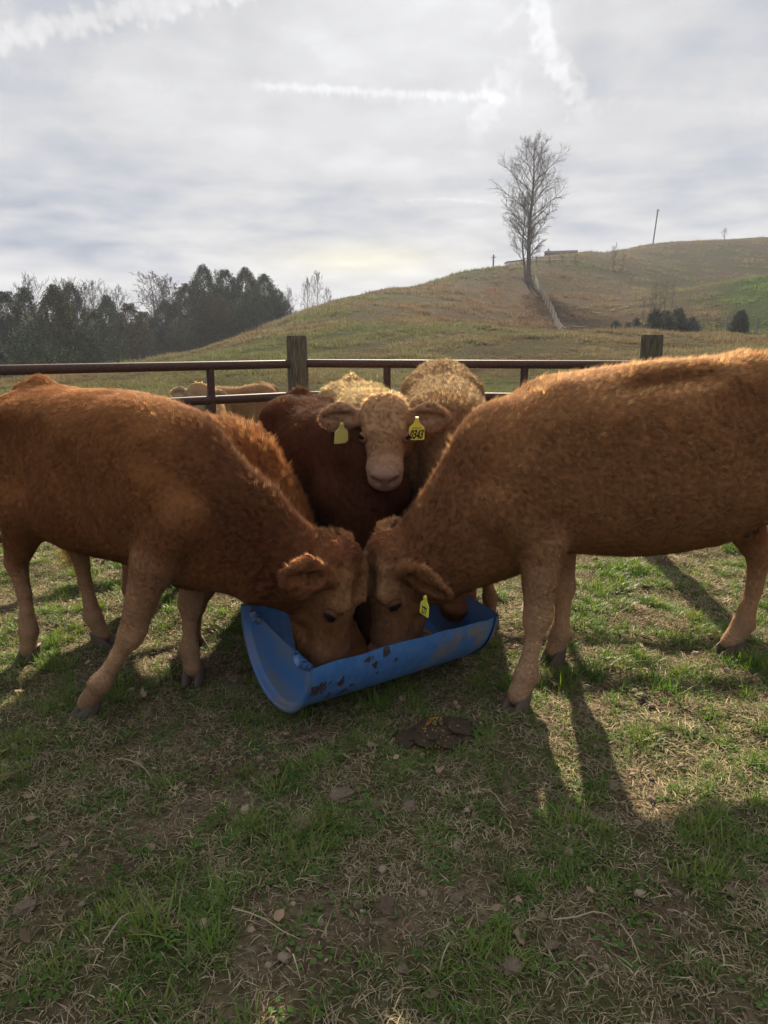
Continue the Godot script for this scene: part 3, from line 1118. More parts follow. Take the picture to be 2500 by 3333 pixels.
func far_tint(x: float, z: float) -> Vector3:
	# dead grass on the hill: tan, olive, russet; bright green where it is grazed and wet
	var n1 := rough.get_noise_2d(x * 0.28 + 500.0, z * 0.28)
	var n2 := rough.get_noise_2d(x * 1.1 - 300.0, z * 1.1)
	var c := Vector3(0.15, 0.122, 0.065).lerp(Vector3(0.105, 0.115, 0.045), clampf(0.38 + n1 * 1.6 + n2 * 0.5, 0.0, 1.0))
	var rust := clampf(n2 * 1.5 - n1 * 0.6 - 0.1, 0.0, 1.0)
	var gully := exp(-pow((x - 0.2 * -z) / 9.0, 2.0)) * smoothstep(-45.0, -60.0, z) * smoothstep(-120.0, -95.0, z)
	c = c.lerp(Vector3(0.14, 0.075, 0.04), clampf(rust * 0.7 + gully * 0.7, 0.0, 0.85))
	# the field on the right
	var side := x - (17.0 + 0.155 * (-z) + maxf(0.0, -z - 55.0) * 0.24)
	if z < -44.0:
		var f := smoothstep(0.0, 3.0, side) * smoothstep(-44.0, -47.0, z) * (1.0 - smoothstep(-95.0, -105.0, z))
		c = c.lerp(Vector3(0.16, 0.15, 0.065).lerp(Vector3(0.085, 0.145, 0.04), clampf(0.45 + n1 * 2.2 + smoothstep(-62.0, -70.0, z) * 0.5, 0.0, 0.85)), f)
	# green flush at the foot
	c = c.lerp(Vector3(0.085, 0.12, 0.04), smoothstep(-32.0, -14.0, z) * 0.4)
	return c * 0.95

func near_bare(x: float, z: float) -> float:
	# 1 where the turf is trodden to soil
	return smoothstep(0.02, 0.3, patch.get_noise_2d(x * 3.2, z * 3.2) + 0.35 * patch.get_noise_2d(x * 9.0 + 70.0, z * 9.0))

func ground_sheet() -> void:
	var xs := steps(-215.0, 215.0, -2.6, 2.6, 0.04, 0.055)
	var zs := steps(-345.0, 75.0, -4.2, -0.7, 0.04, 0.03)
	var v := PackedVector3Array()
	var c := PackedColorArray()
	var uv := PackedVector2Array()
	var idx := PackedInt32Array()
	var w := xs.size()
	for z in zs:
		for x in xs:
			v.append(Vector3(x, ground_y(x, z), z))
			uv.append(Vector2(x, z))
			var d := Vector2(x, z + 3.0).length()
			var soil := Vector3(0.11, 0.082, 0.054).lerp(Vector3(0.18, 0.14, 0.095), clampf(0.5 + patch.get_noise_2d(x * 5.0, z * 5.0), 0.0, 1.0))
			var turf := Vector3(0.1, 0.1, 0.05)
			var q := turf.lerp(soil, near_bare(x, z))
			q = q.lerp(far_tint(x, z) * 0.42, smoothstep(5.0, 14.0, d))
			c.append(Color(q.x, q.y, q.z))
	for j in zs.size() - 1:
		for i in w - 1:
			var a := j * w + i
			idx.append_array([a, a + w + 1, a + w, a, a + 1, a + w + 1])
	var n := PackedVector3Array()
	n.resize(v.size())
	for j in zs.size():
		for i in w:
			var l := v[j * w + maxi(i - 1, 0)]
			var r := v[j * w + mini(i + 1, w - 1)]
			var u := v[maxi(j - 1, 0) * w + i]
			var d := v[mini(j + 1, zs.size() - 1) * w + i]
			n[j * w + i] = (d - u).cross(r - l).normalized()
	var m := mat(Color(1, 1, 1), 0.95, true)
	m.metallic_specular = 0.05
	var fine := NoiseTexture2D.new()
	fine.width = 512
	fine.height = 512
	fine.seamless = true
	fine.noise = noise_of(41, 0.03, 5)
	var ramp := Gradient.new()
	ramp.set_color(0, Color(0.62, 0.6, 0.57))
	ramp.set_color(1, Color(1.0, 1.0, 1.0))
	fine.color_ramp = ramp
	m.albedo_texture = fine
	m.uv1_scale = Vector3(1.7, 1.7, 1)
	var rel := NoiseTexture2D.new()
	rel.width = 512
	rel.height = 512
	rel.seamless = true
	rel.noise = noise_of(42, 0.05, 5)
	m.heightmap_enabled = true
	m.heightmap_texture = rel
	m.heightmap_scale = 1.2
	var g := part(self, "ground", arrays_mesh(v, n, c, idx, uv), m)
	g.set_meta("kind", "structure")
	print("ground ", v.size(), " t ", Time.get_ticks_msec())

# ---------- tubes ----------
class Tubes:
	var v := PackedVector3Array()
	var n := PackedVector3Array()
	var idx := PackedInt32Array()
	func run(pts: Array, radii: Array, sides: int, cap := false) -> void:
		var base := v.size()
		var up := Vector3(0.31, 0.2, 0.93)
		for i in pts.size():
			var d: Vector3 = (pts[mini(i + 1, pts.size() - 1)] - pts[maxi(i - 1, 0)]).normalized()
			var x := d.cross(up).normalized()
			var y := d.cross(x)
			for s in sides:
				var an := TAU * s / sides
				var r := x * cos(an) + y * sin(an)
				v.append(pts[i] + r * float(radii[i]))
				n.append(r)
		for i in pts.size() - 1:
			for s in sides:
				var a := base + i * sides + s
				var b := base + i * sides + (s + 1) % sides
				idx.append_array([a, a + sides, b, b, a + sides, b + sides])
		if cap:
			for e in 2:
				var ring := base + (pts.size() - 1) * sides * e
				var d: Vector3 = (pts[-1] - pts[-2] if e else pts[0] - pts[1]).normalized()
				var c := v.size()
				for s in sides:
					v.append(v[ring + s])
					n.append(d)
				for s in range(1, sides - 1):
					idx.append_array([c, c + s + 1, c + s] if e == 0 else [c, c + s, c + s + 1])
	func mesh(o) -> ArrayMesh:
		return o.arrays_mesh(v, n, PackedColorArray(), idx)
func front_cows() -> void:
	var yellow := Color(0.62, 0.58, 0.08)
	cow("red brown cow on the left, head in the left end of the blue trough", {
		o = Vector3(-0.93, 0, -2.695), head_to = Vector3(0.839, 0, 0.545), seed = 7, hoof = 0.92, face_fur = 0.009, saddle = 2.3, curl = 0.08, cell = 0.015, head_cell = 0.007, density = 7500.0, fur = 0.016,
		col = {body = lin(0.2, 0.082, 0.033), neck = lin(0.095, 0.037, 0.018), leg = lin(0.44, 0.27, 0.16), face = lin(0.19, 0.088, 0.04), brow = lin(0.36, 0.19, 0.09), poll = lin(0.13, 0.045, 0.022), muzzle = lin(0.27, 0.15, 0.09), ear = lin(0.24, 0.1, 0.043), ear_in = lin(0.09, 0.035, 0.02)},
		tags = [[Vector3(0.652, 0.575, -0.33), Vector3(-0.377, 0.1, -0.948), Vector3(0.2, -1.0, 0.0), 0.8, "", yellow]],
		tail = [Vector3(-0.82, 1.14, 0.0), Vector3(-0.9, 0.95, -0.02), Vector3(-0.86, 0.7, -0.08), Vector3(-0.8, 0.58, -0.14), Vector3(-0.78, 0.47, -0.17)],
		stations = [[-0.9, 0.97, 0.74, 0.12], [-0.8, 1.1, 0.66, 0.18], [-0.64, 1.19, 0.57, 0.22], [-0.4, 1.185, 0.51, 0.25], [-0.15, 1.19, 0.515, 0.26], [0.1, 1.165, 0.51, 0.235], [0.28, 1.105, 0.47, 0.19], [0.42, 1.02, 0.5, 0.14]],
		masses = [
			[Vector3(-0.62, 1.2, 0), Vector3(-0.76, 1.16, 0), 0.04, 0.04, 1.0, 1.0, 0.06, 0],
			[Vector3(-0.52, 1.1, 0.2), Vector3(-0.55, 1.08, 0.21), 0.03, 0.025, 1.0, 1.0, 0.1, 0],
			[Vector3(-0.52, 1.1, -0.2), Vector3(-0.55, 1.08, -0.21), 0.03, 0.025, 1.0, 1.0, 0.1, 0],
			[Vector3(-0.36, 1.02, 0.335), Vector3(-0.48, 0.86, 0.325), 0.11, 0.1, 1.0, 1.0, 0.1, 1],
			[Vector3(0.27, 1.02, 0.205), Vector3(0.44, 0.66, 0.165), 0.05, 0.05, 1.0, 1.0, 0.05, 1],
			[Vector3(-0.46, 0.72, 0.33), Vector3(-0.6, 0.6, 0.29), 0.05, 0.06, 1.0, 1.0, 0.06, 1],
			[Vector3(-0.12, 0.98, 0.285), Vector3(-0.01, 0.64, 0.275), 0.05, 0.06, 1.0, 1.0, 0.05, 1],
			[Vector3(-0.3, 0.62, 0.33), Vector3(-0.1, 0.58, 0.29), 0.03, 0.04, 1.0, 1.0, 0.06, 1],
			[Vector3(0.05, 1.06, 0.1), Vector3(0.2, 0.85, 0.15), 0.08, 0.09, 1.3, 1.3, 0.1, 0],
			[Vector3(0.3, 0.62, 0.0), Vector3(0.48, 0.52, -0.05), 0.12, 0.08, 1.3, 1.6, 0.1, 0],
		],
		neck = [[0.2, 0.86, -0.02, 0.255, 1.6], [0.425, 0.71, -0.09, 0.182, 1.45], [0.56, 0.593, -0.139, 0.15, 1.4], [0.635, 0.54, -0.19, 0.132, 1.3]],
		poll = Vector3(0.814, 0.606, -0.262), nose = Vector3(0.0, -1.0, 0.03), crown = Vector3(0.989, 0, -0.142), size = 1.06, deep = 1.3,
		ears = [[1.0, Vector3(-0.2, -0.3, 0.93), Vector3(0.0, 0.85, 0.3), 0.2, -0.035], [-1.0, Vector3(-0.55, -0.62, 0.5), Vector3(0.2, 0.7, -0.6), 0.17, -0.08]],
		legs = [
			["fore", [Vector3(0.14, 0.98, 0.1), Vector3(0.32, 0.76, 0.12), Vector3(0.235, 0.6, 0.175), Vector3(0.15, 0.335, 0.225), Vector3(0.1, 0.24, 0.26), Vector3(0.045, 0.14, 0.295), Vector3(-0.03, 0.045, 0.31)], [0.09, 0.095, 0.078, 0.043, 0.025, 0.037, 0.037], Vector3(-0.35, 0, 1.0)],
			["fore", [Vector3(0.14, 0.98, -0.1), Vector3(0.3, 0.76, -0.14), Vector3(0.16, 0.6, -0.13), Vector3(0.08, 0.33, -0.115), Vector3(0.075, 0.24, -0.112), Vector3(0.067, 0.12, -0.109), Vector3(0.085, 0.045, -0.105)], [0.09, 0.095, 0.078, 0.043, 0.025, 0.037, 0.037], Vector3(0.6, 0, 0.8)],
			["hind", [Vector3(-0.68, 0.98, 0.12), Vector3(-0.54, 0.72, 0.16), Vector3(-0.7, 0.44, 0.15), Vector3(-0.67, 0.3, 0.15), Vector3(-0.66, 0.13, 0.155), Vector3(-0.67, 0.045, 0.165)], [0.17, 0.125, 0.046, 0.028, 0.038, 0.037], Vector3(0.3, 0, 1)],
			["hind", [Vector3(-0.66, 0.98, -0.12), Vector3(-0.45, 0.7, -0.15), Vector3(-0.62, 0.46, -0.1), Vector3(-0.585, 0.3, -0.09), Vector3(-0.56, 0.13, -0.1), Vector3(-0.54, 0.045, -0.12)], [0.17, 0.115, 0.046, 0.028, 0.038, 0.037]],
		],
	})
	cow("large red brown cow on the right with yellow tag 277, eating from the trough", {
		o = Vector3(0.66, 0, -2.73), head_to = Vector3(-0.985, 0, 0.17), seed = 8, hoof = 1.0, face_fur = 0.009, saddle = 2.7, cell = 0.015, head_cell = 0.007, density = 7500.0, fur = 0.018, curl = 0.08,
		col = {body = lin(0.245, 0.114, 0.05), neck = lin(0.165, 0.073, 0.034), leg = lin(0.48, 0.3, 0.18), face = lin(0.23, 0.112, 0.053), brow = lin(0.42, 0.25, 0.13), poll = lin(0.17, 0.065, 0.032), muzzle = lin(0.3, 0.17, 0.11), ear = lin(0.25, 0.115, 0.05), ear_in = lin(0.1, 0.04, 0.022)},
		stations = [[-1.26, 1.2, 0.85, 0.14], [-1.08, 1.35, 0.75, 0.2], [-0.86, 1.355, 0.66, 0.24], [-0.67, 1.315, 0.555, 0.26], [-0.36, 1.295, 0.53, 0.285], [0.0, 1.245, 0.555, 0.27], [0.18, 1.165, 0.5, 0.23], [0.32, 1.12, 0.49, 0.18], [0.42, 1.02, 0.55, 0.13]],
		masses = [
			[Vector3(-0.84, 1.24, -0.22), Vector3(-0.9, 1.22, -0.23), 0.04, 0.035, 1.0, 1.0, 0.08, 0],
			[Vector3(-0.84, 1.24, 0.22), Vector3(-0.9, 1.22, 0.23), 0.04, 0.035, 1.0, 1.0, 0.08, 0],
			[Vector3(-0.64, 1.12, -0.365), Vector3(-0.76, 0.94, -0.35), 0.12, 0.11, 1.0, 1.0, 0.1, 1],
			[Vector3(-0.3, 1.22, -0.12), Vector3(-0.75, 1.24, -0.13), 0.06, 0.06, 1.0, 1.0, 0.08, 0],
			[Vector3(0.12, 0.68, -0.215), Vector3(0.14, 0.5, -0.16), 0.013, 0.016, 1.0, 1.0, 0.03, 1],
			[Vector3(0.19, 0.66, -0.2), Vector3(0.205, 0.49, -0.13), 0.013, 0.016, 1.0, 1.0, 0.03, 1],
			[Vector3(0.26, 0.62, -0.18), Vector3(0.27, 0.47, -0.11), 0.013, 0.016, 1.0, 1.0, 0.03, 1],
			[Vector3(0.33, 0.58, -0.16), Vector3(0.34, 0.46, -0.1), 0.013, 0.016, 1.0, 1.0, 0.03, 1],
			[Vector3(0.22, 1.08, -0.235), Vector3(0.37, 0.7, -0.205), 0.05, 0.05, 1.0, 1.0, 0.05, 1],
			[Vector3(-0.5, 1.26, -0.2), Vector3(-0.2, 1.22, -0.2), 0.03, 0.03, 1.0, 1.0, 0.05, 1],
			[Vector3(-0.7, 0.74, -0.33), Vector3(-0.78, 1.0, -0.34), 0.05, 0.05, 1.0, 1.0, 0.06, 1],
			[Vector3(-0.14, 1.05, -0.315), Vector3(-0.1, 0.66, -0.3), 0.055, 0.06, 1.0, 1.0, 0.05, 1],
			[Vector3(0.02, 1.11, -0.11), Vector3(0.16, 0.9, -0.16), 0.09, 0.1, 1.3, 1.3, 0.1, 0],
			[Vector3(0.02, 1.11, 0.11), Vector3(0.16, 0.9, 0.16), 0.09, 0.1, 1.3, 1.3, 0.1, 0],
			[Vector3(-0.84, 0.76, 0.0), Vector3(-0.95, 0.78, 0.0), 0.1, 0.1, 1.0, 1.0, 0.08, 0],
			[Vector3(-0.7, 0.7, -0.1), Vector3(-0.9, 0.85, -0.2), 0.07, 0.1, 1.4, 1.4, 0.1, 0],
			[Vector3(0.22, 0.6, 0.0), Vector3(0.42, 0.5, 0.0), 0.13, 0.08, 1.3, 1.6, 0.1, 0],
		],
		neck = [[0.18, 0.88, 0.0, 0.26, 1.6], [0.335, 0.68, 0.01, 0.21, 1.5], [0.43, 0.595, 0.02, 0.168, 1.45], [0.5, 0.52, 0.028, 0.138, 1.3]],
		poll = Vector3(0.698, 0.59, 0.03), nose = Vector3(0.09, -0.99, 0.015), crown = Vector3(0.938, 0.085, -0.345), size = 1.08, deep = 1.25,
		ears = [[-1.0, Vector3(0.18, -0.36, 0.92), Vector3(0.42, 0.75, 0.25), 0.2, -0.045], [1.0, Vector3(-0.45, -0.7, 0.55), Vector3(0.2, 0.6, -0.6), 0.17, -0.08]],
		legs = [
			["fore", [Vector3(0.08, 1.04, -0.13), Vector3(0.24, 0.78, -0.14), Vector3(0.1, 0.64, -0.165), Vector3(0.105, 0.36, -0.18), Vector3(0.125, 0.24, -0.185), Vector3(0.145, 0.125, -0.19), Vector3(0.18, 0.045, -0.2)], [0.1, 0.105, 0.09, 0.049, 0.029, 0.042, 0.041], Vector3(0.8, 0, -0.6)],
			["fore", [Vector3(-0.02, 1.06, 0.13), Vector3(0.1, 0.78, 0.16), Vector3(-0.1, 0.63, 0.165), Vector3(-0.148, 0.34, 0.17), Vector3(-0.155, 0.23, 0.173), Vector3(-0.155, 0.12, 0.175), Vector3(-0.13, 0.045, 0.18)], [0.11, 0.12, 0.088, 0.049, 0.03, 0.042, 0.041], Vector3(0.8, 0, -0.6)],
			["hind", [Vector3(-0.98, 1.05, 0.13), Vector3(-0.86, 0.78, 0.17), Vector3(-1.03, 0.46, 0.1), Vector3(-1.03, 0.3, 0.105), Vector3(-1.0, 0.13, 0.11), Vector3(-0.945, 0.045, 0.108)], [0.19, 0.14, 0.053, 0.033, 0.043, 0.041], Vector3(1, 0, -0.1)],
			["hind", [Vector3(-0.98, 1.05, -0.13), Vector3(-0.97, 0.78, -0.19), Vector3(-1.16, 0.46, -0.16), Vector3(-1.17, 0.3, -0.16), Vector3(-1.16, 0.13, -0.16), Vector3(-1.12, 0.045, -0.16)], [0.19, 0.14, 0.053, 0.033, 0.043, 0.041]],
		],
		tags = [[Vector3(0.547, 0.465, -0.185), Vector3(-0.348, -0.05, -0.923), Vector3(-0.082, 1.0, -0.116), 0.9, "277", yellow]],
		teats = [Vector3(-0.8, 0.63, -0.1), Vector3(-0.87, 0.635, -0.06)],
	})
# a cow built to the common plan: s scales it, poll/nose/crown pose the head (own axes), feet are [x, z] of the four hooves
func herd_cow(label: String, o: Vector3, to: Vector3, s: float, poll: Vector3, nose: Vector3, crown: Vector3, head_size: float, ears: Array, feet: Array, col: Dictionary, more := {}) -> Node3D:
	var st := []
	for q in [[-1.02, 1.05, 0.8, 0.14], [-0.88, 1.165, 0.7, 0.19], [-0.66, 1.2, 0.57, 0.225], [-0.4, 1.165, 0.51, 0.25], [-0.1, 1.18, 0.51, 0.25], [0.1, 1.18, 0.49, 0.23], [0.25, 1.13, 0.49, 0.19], [0.36, 1.03, 0.55, 0.13]]:
		st.append([q[0] * s, q[1] * s, q[2] * s, q[3] * s])
	var nb := Vector3(0.2, 0.87, 0.0) * s
	var ne := poll + nose.normalized() * 0.06 * head_size - crown.normalized() * 0.13 * head_size
	var m1 := nb.lerp(ne, 0.4) + Vector3(0.0, 0.02, 0) * s
	var m2 := nb.lerp(ne, 0.72)
	var legs := []
	for k in 4:
		var sd := 1.0 if k % 2 == 0 else -1.0
		var hx: float = feet[k][0]
		var hz: float = feet[k][1]
		if k < 2:
			legs.append(["fore", [Vector3(0.1 * s, 1.0 * s, sd * 0.12 * s), Vector3(0.26 * s, 0.76 * s, sd * 0.15 * s), Vector3(0.12 * s, 0.6 * s, sd * 0.15 * s), Vector3(lerpf(0.12 * s, hx, 0.55), 0.335 * s, lerpf(sd * 0.15 * s, hz, 0.5)), Vector3(lerpf(0.1 * s, hx, 0.85), 0.23 * s, lerpf(sd * 0.15 * s, hz, 0.75)), Vector3(hx - 0.02, 0.12 * s, hz), Vector3(hx, 0.045, hz)], [0.1, 0.11, 0.088, 0.046, 0.028, 0.035, 0.032]])
		else:
			legs.append(["hind", [Vector3(-0.78 * s, 0.98 * s, sd * 0.11 * s), Vector3(-0.64 * s, 0.72 * s, sd * 0.15 * s), Vector3(lerpf(-0.84 * s, hx, 0.4) - 0.03, 0.46 * s, lerpf(sd * 0.13 * s, hz, 0.5)), Vector3(lerpf(-0.8 * s, hx, 0.7) - 0.02, 0.3 * s, lerpf(sd * 0.13 * s, hz, 0.7)), Vector3(hx - 0.02, 0.13 * s, hz), Vector3(hx, 0.045, hz)], [0.17, 0.125, 0.055, 0.038, 0.044, 0.04]])
	var sp := {
		o = o, head_to = to, cell = 0.018, head_cell = 0.011, density = 6000.0, fur = 0.019, curl = 0.2, col = col, stations = st,
		masses = [
			[Vector3(-0.72, 1.2, 0) * s, Vector3(-0.94, 1.13, 0) * s, 0.045, 0.04, 1.0, 1.0, 0.06, 0],
			[Vector3(-0.6, 1.1, 0.17) * s, Vector3(-0.66, 1.09, 0.18) * s, 0.045, 0.04, 1.0, 1.0, 0.12, 0],
			[Vector3(-0.6, 1.1, -0.17) * s, Vector3(-0.66, 1.09, -0.18) * s, 0.045, 0.04, 1.0, 1.0, 0.12, 0],
			[Vector3(0.22, 0.62, 0.0) * s, Vector3(0.36, 0.56, 0.0) * s, 0.12, 0.08, 1.3, 1.5, 0.1, 0],
		],
		neck = [[nb.x, nb.y, nb.z, 0.26 * s, 1.5], [m1.x, m1.y, m1.z, 0.205 * s, 1.35], [m2.x, m2.y, m2.z, 0.16 * s, 1.25]],
		poll = poll, nose = nose, crown = crown, size = head_size, ears = ears, legs = legs,
	}
	sp.merge(more, true)
	return cow(label, sp)

func back_cows() -> void:
	var yellow := Color(0.62, 0.56, 0.09)
	var normal_ears := [[1.0, Vector3(-0.1, -0.25, 0.95), Vector3(0.2, 0.85, 0.1), 0.18], [-1.0, Vector3(-0.1, -0.25, 0.95), Vector3(0.2, 0.85, 0.1), 0.18]]
	var up_ears := [[1.0, Vector3(-0.3, -0.5, 0.8), Vector3(0.2, 0.8, 0.3), 0.17], [-1.0, Vector3(-0.3, -0.5, 0.8), Vector3(0.2, 0.8, 0.3), 0.17]]
	# second cow on the left, its neck showing between the left cow and the dark one
	herd_cow("shaggy rust brown cow between the left cow and the dark cow, head down", Vector3(-0.76, 0, -3.3), Vector3(0.76, 0, 0.65), 0.87,
		Vector3(0.6, 0.42, -0.02), Vector3(0.65, -0.75, 0.0), Vector3(0.75, 0.65, 0.1), 1.0, up_ears, [[0.09, 0.27], [0.15, -0.14], [-0.55, 0.2], [-0.8, -0.13]],
		{body = lin(0.218, 0.087, 0.035), neck = lin(0.205, 0.075, 0.027), leg = lin(0.224, 0.116, 0.062), face = lin(0.198, 0.084, 0.037), poll = lin(0.185, 0.072, 0.031)},
		{seed = 21, fur = 0.032, curl = 0.6, curly = true, density = 7000.0})
	# dark cow in the middle
	herd_cow("dark brown cow in the middle with damp matted back, head down behind the others", Vector3(-0.2, 0, -3.48), Vector3(0.42, 0, 0.9), 0.9,
		Vector3(0.42, 0.42, 0.08), Vector3(0.6, -0.8, -0.05), Vector3(0.8, 0.6, 0.0), 0.98, up_ears, [[0.1, 0.2], [0.12, -0.16], [-0.75, 0.13], [-0.82, -0.13]],
		{body = lin(0.085, 0.033, 0.016), neck = lin(0.06, 0.023, 0.013), leg = lin(0.090, 0.045, 0.025), face = lin(0.060, 0.025, 0.015)},
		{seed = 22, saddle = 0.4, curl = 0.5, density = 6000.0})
	# the one that looks at the camera
	herd_cow("light tan cow facing the camera over the dark cow, yellow tags in both ears", Vector3(-0.04, 0, -3.95), Vector3(0.25, 0, 0.97), 0.94,
		Vector3(0.767, 1.105, 0.153), Vector3(0.455, -0.88, 0.118), Vector3(0.852, 0.47, 0.22), 0.98,
		[[1.0, Vector3(-0.04, -0.08, 1.0), Vector3(0.15, 0.95, 0.1), 0.19], [-1.0, Vector3(-0.04, -0.08, 1.0), Vector3(0.15, 0.95, 0.1), 0.19]],
		[[0.1, 0.16], [0.12, -0.16], [-0.75, 0.14], [-0.82, -0.13]],
		{body = lin(0.410, 0.263, 0.134), neck = lin(0.374, 0.224, 0.114), leg = lin(0.401, 0.272, 0.165), brow = lin(0.440, 0.291, 0.163), face = lin(0.36, 0.21, 0.115), poll = lin(0.419, 0.243, 0.124), muzzle = lin(0.44, 0.31, 0.22), nose = lin(0.27, 0.145, 0.135), ear = lin(0.374, 0.234, 0.134), ear_in = lin(0.143, 0.059, 0.045)},
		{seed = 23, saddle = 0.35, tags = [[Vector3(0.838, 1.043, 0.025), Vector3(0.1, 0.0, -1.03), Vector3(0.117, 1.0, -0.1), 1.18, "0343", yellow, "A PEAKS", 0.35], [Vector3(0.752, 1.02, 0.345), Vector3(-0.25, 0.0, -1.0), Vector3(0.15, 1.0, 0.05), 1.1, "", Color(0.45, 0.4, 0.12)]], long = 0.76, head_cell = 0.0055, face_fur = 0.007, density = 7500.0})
	# tan cow on the right whose back leads away from the camera
	herd_cow("pale tan cow behind the right cow, its back leading away to the fence", Vector3(0.32, 0, -3.7), Vector3(-0.05, 0, 1.0), 1.0,
		Vector3(0.66, 0.62, -0.06), Vector3(0.3, -0.95, 0.05), Vector3(0.95, 0.3, 0.0), 1.0, up_ears, [[0.1, 0.2], [0.34, -0.23], [-0.85, 0.14], [-0.92, -0.13]],
		{body = lin(0.26, 0.15, 0.078), neck = lin(0.23, 0.125, 0.062), leg = lin(0.277, 0.169, 0.088), face = lin(0.238, 0.104, 0.050)},
		{seed = 24, saddle = 0.35, density = 7000.0,
		stations = [[-1.12, 1.16, 0.8, 0.15], [-0.98, 1.25, 0.7, 0.21], [-0.8, 1.245, 0.57, 0.235], [-0.5, 1.18, 0.51, 0.26], [-0.1, 1.15, 0.51, 0.25], [0.1, 1.13, 0.49, 0.23], [0.25, 1.08, 0.49, 0.19], [0.36, 1.0, 0.55, 0.13]]})
	# two beyond the fence
	herd_cow("curly headed tan calf beyond the fence, facing this way under the rail", Vector3(-1.75, 0, -7.0), Vector3(0.15, 0, 1.0), 0.72,
		Vector3(0.5, 0.97, 0.0), Vector3(0.5, -0.85, 0.1), Vector3(0.85, 0.5, 0.0), 0.92, normal_ears, [[0.08, 0.12], [0.1, -0.12], [-0.6, 0.1], [-0.62, -0.1]],
		{body = lin(0.304, 0.181, 0.088), neck = lin(0.304, 0.176, 0.081), leg = lin(0.297, 0.195, 0.112), face = lin(0.343, 0.234, 0.150), poll = lin(0.330, 0.181, 0.081)},
		{seed = 25, group = "calves beyond the fence", category = "calf", cell = 0.022, head_cell = 0.014, density = 3000.0, curly = true})
	herd_cow("tan calf beyond the fence standing sideways, only its rump above the rail", Vector3(-1.9, 0, -7.75), Vector3(-1.0, 0, 0.12), 0.76,
		Vector3(0.66, 0.6, 0.0), Vector3(0.5, -0.85, 0.0), Vector3(0.85, 0.5, 0.0), 0.9, normal_ears, [[0.08, 0.12], [0.1, -0.12], [-0.6, 0.1], [-0.62, -0.1]],
		{body = lin(0.26, 0.15, 0.078), neck = lin(0.23, 0.125, 0.062), leg = lin(0.297, 0.195, 0.112), face = lin(0.310, 0.195, 0.112)},
		{seed = 26, group = "calves beyond the fence", category = "calf", cell = 0.022, head_cell = 0.018, density = 3000.0})
# ---------- trees ----------
var bark_mat: StandardMaterial3D
var cedar_mat: StandardMaterial3D

# a leafless tree of unit height: [trunk mesh, branch mesh]. stems: [[base x, lean x, lean z, height, radius]]
func bare_tree(sd: int, stems: Array, first: float, spread: float, primaries: int, seconds: int, twigs: int, twig_r: float) -> Array:
	var r := RandomNumberGenerator.new()
	r.seed = sd
	var tk := Tubes.new()
	var br := Tubes.new()
	for s in stems:
		var pts := []
		var rad := []
		var wob := Vector3(r.randf(), 0, r.randf()) * 9.0
		for i in 15:
			var f := i / 14.0
			pts.append(Vector3(s[0] + s[1] * pow(f, 0.7) + 0.008 * sin(f * 9.0 + wob.x), f * s[3], s[2] * f + 0.008 * sin(f * 8.0 + wob.z)))
			rad.append(s[4] * (pow(1.0 - f, 0.85) * 0.94 + 0.04) * (1.0 + 0.9 * exp(-f * 40.0)))
		tk.run(pts, rad, 8)
		for b in int(primaries * s[3]):
			var f := lerpf(first, 0.97, pow((b + r.randf()) / (primaries * s[3]), 0.9))
			var at: Vector3 = (pts[int(f * 14)] as Vector3).lerp(pts[mini(int(f * 14) + 1, 14)], f * 14 - int(f * 14))
			var an := b * 2.4 + r.randf() * 0.9
			var prof := sin(PI * pow(clampf((f - first * 0.6) / (1.02 - first * 0.6), 0.0, 1.0), 0.85)) * 0.85 + 0.15
			var ln := spread * prof * r.randf_range(0.75, 1.15) * (0.75 if s[3] < 0.8 else 1.0)
			var out := Vector3(cos(an), lerpf(0.3, 1.35, f), sin(an)).normalized()
			limb(br, r, at, out, ln * 1.15, s[4] * (1.0 - f * 0.75) * 0.36, seconds, twigs, twig_r, 0)
	return [tk.mesh(self), br.mesh(self)]

func limb(br: Tubes, r: RandomNumberGenerator, at: Vector3, dirv: Vector3, ln: float, rad: float, seconds: int, twigs: int, twig_r: float, level: int) -> void:
	var n := 6 if level == 0 else (4 if level == 1 else 3)
	var pts := [at]
	var radii := [maxf(rad, twig_r)]
	var d := dirv
	var rise := r.randf_range(0.02, 0.3) if level == 0 else r.randf_range(-0.1, 0.3)
	for i in n:
		d = (d + Vector3(r.randfn(0, 0.13), rise * 0.5 + r.randfn(0, 0.08), r.randfn(0, 0.13))).normalized()
		pts.append(pts[-1] + d * ln / n)
		radii.append(maxf(rad * (1.0 - (i + 1.0) / n * 0.85), twig_r * (0.6 if i == n - 1 else 1.0)))
	br.run(pts, radii, 5 if level == 0 else 3)
	if level == 2: return
	var kids := seconds if level == 0 else twigs
	for k in kids:
		var f := lerpf(0.22, 1.0, (k + r.randf()) / kids)
		var i := mini(int(f * n), n - 1)
		var p: Vector3 = (pts[i] as Vector3).lerp(pts[i + 1], f * n - i)
		var along: Vector3 = (pts[i + 1] - pts[i]).normalized()
		var side := along.cross(Vector3(r.randfn(), r.randfn() * 0.6 + 0.2, r.randfn())).normalized()
		var kd := (along * r.randf_range(0.5, 1.0) + side + Vector3(0, 0.3, 0)).normalized()
		limb(br, r, p, kd, ln * r.randf_range(0.3, 0.55) * (1.1 - f * 0.35), rad * 0.45, seconds, twigs, twig_r, level + 1)

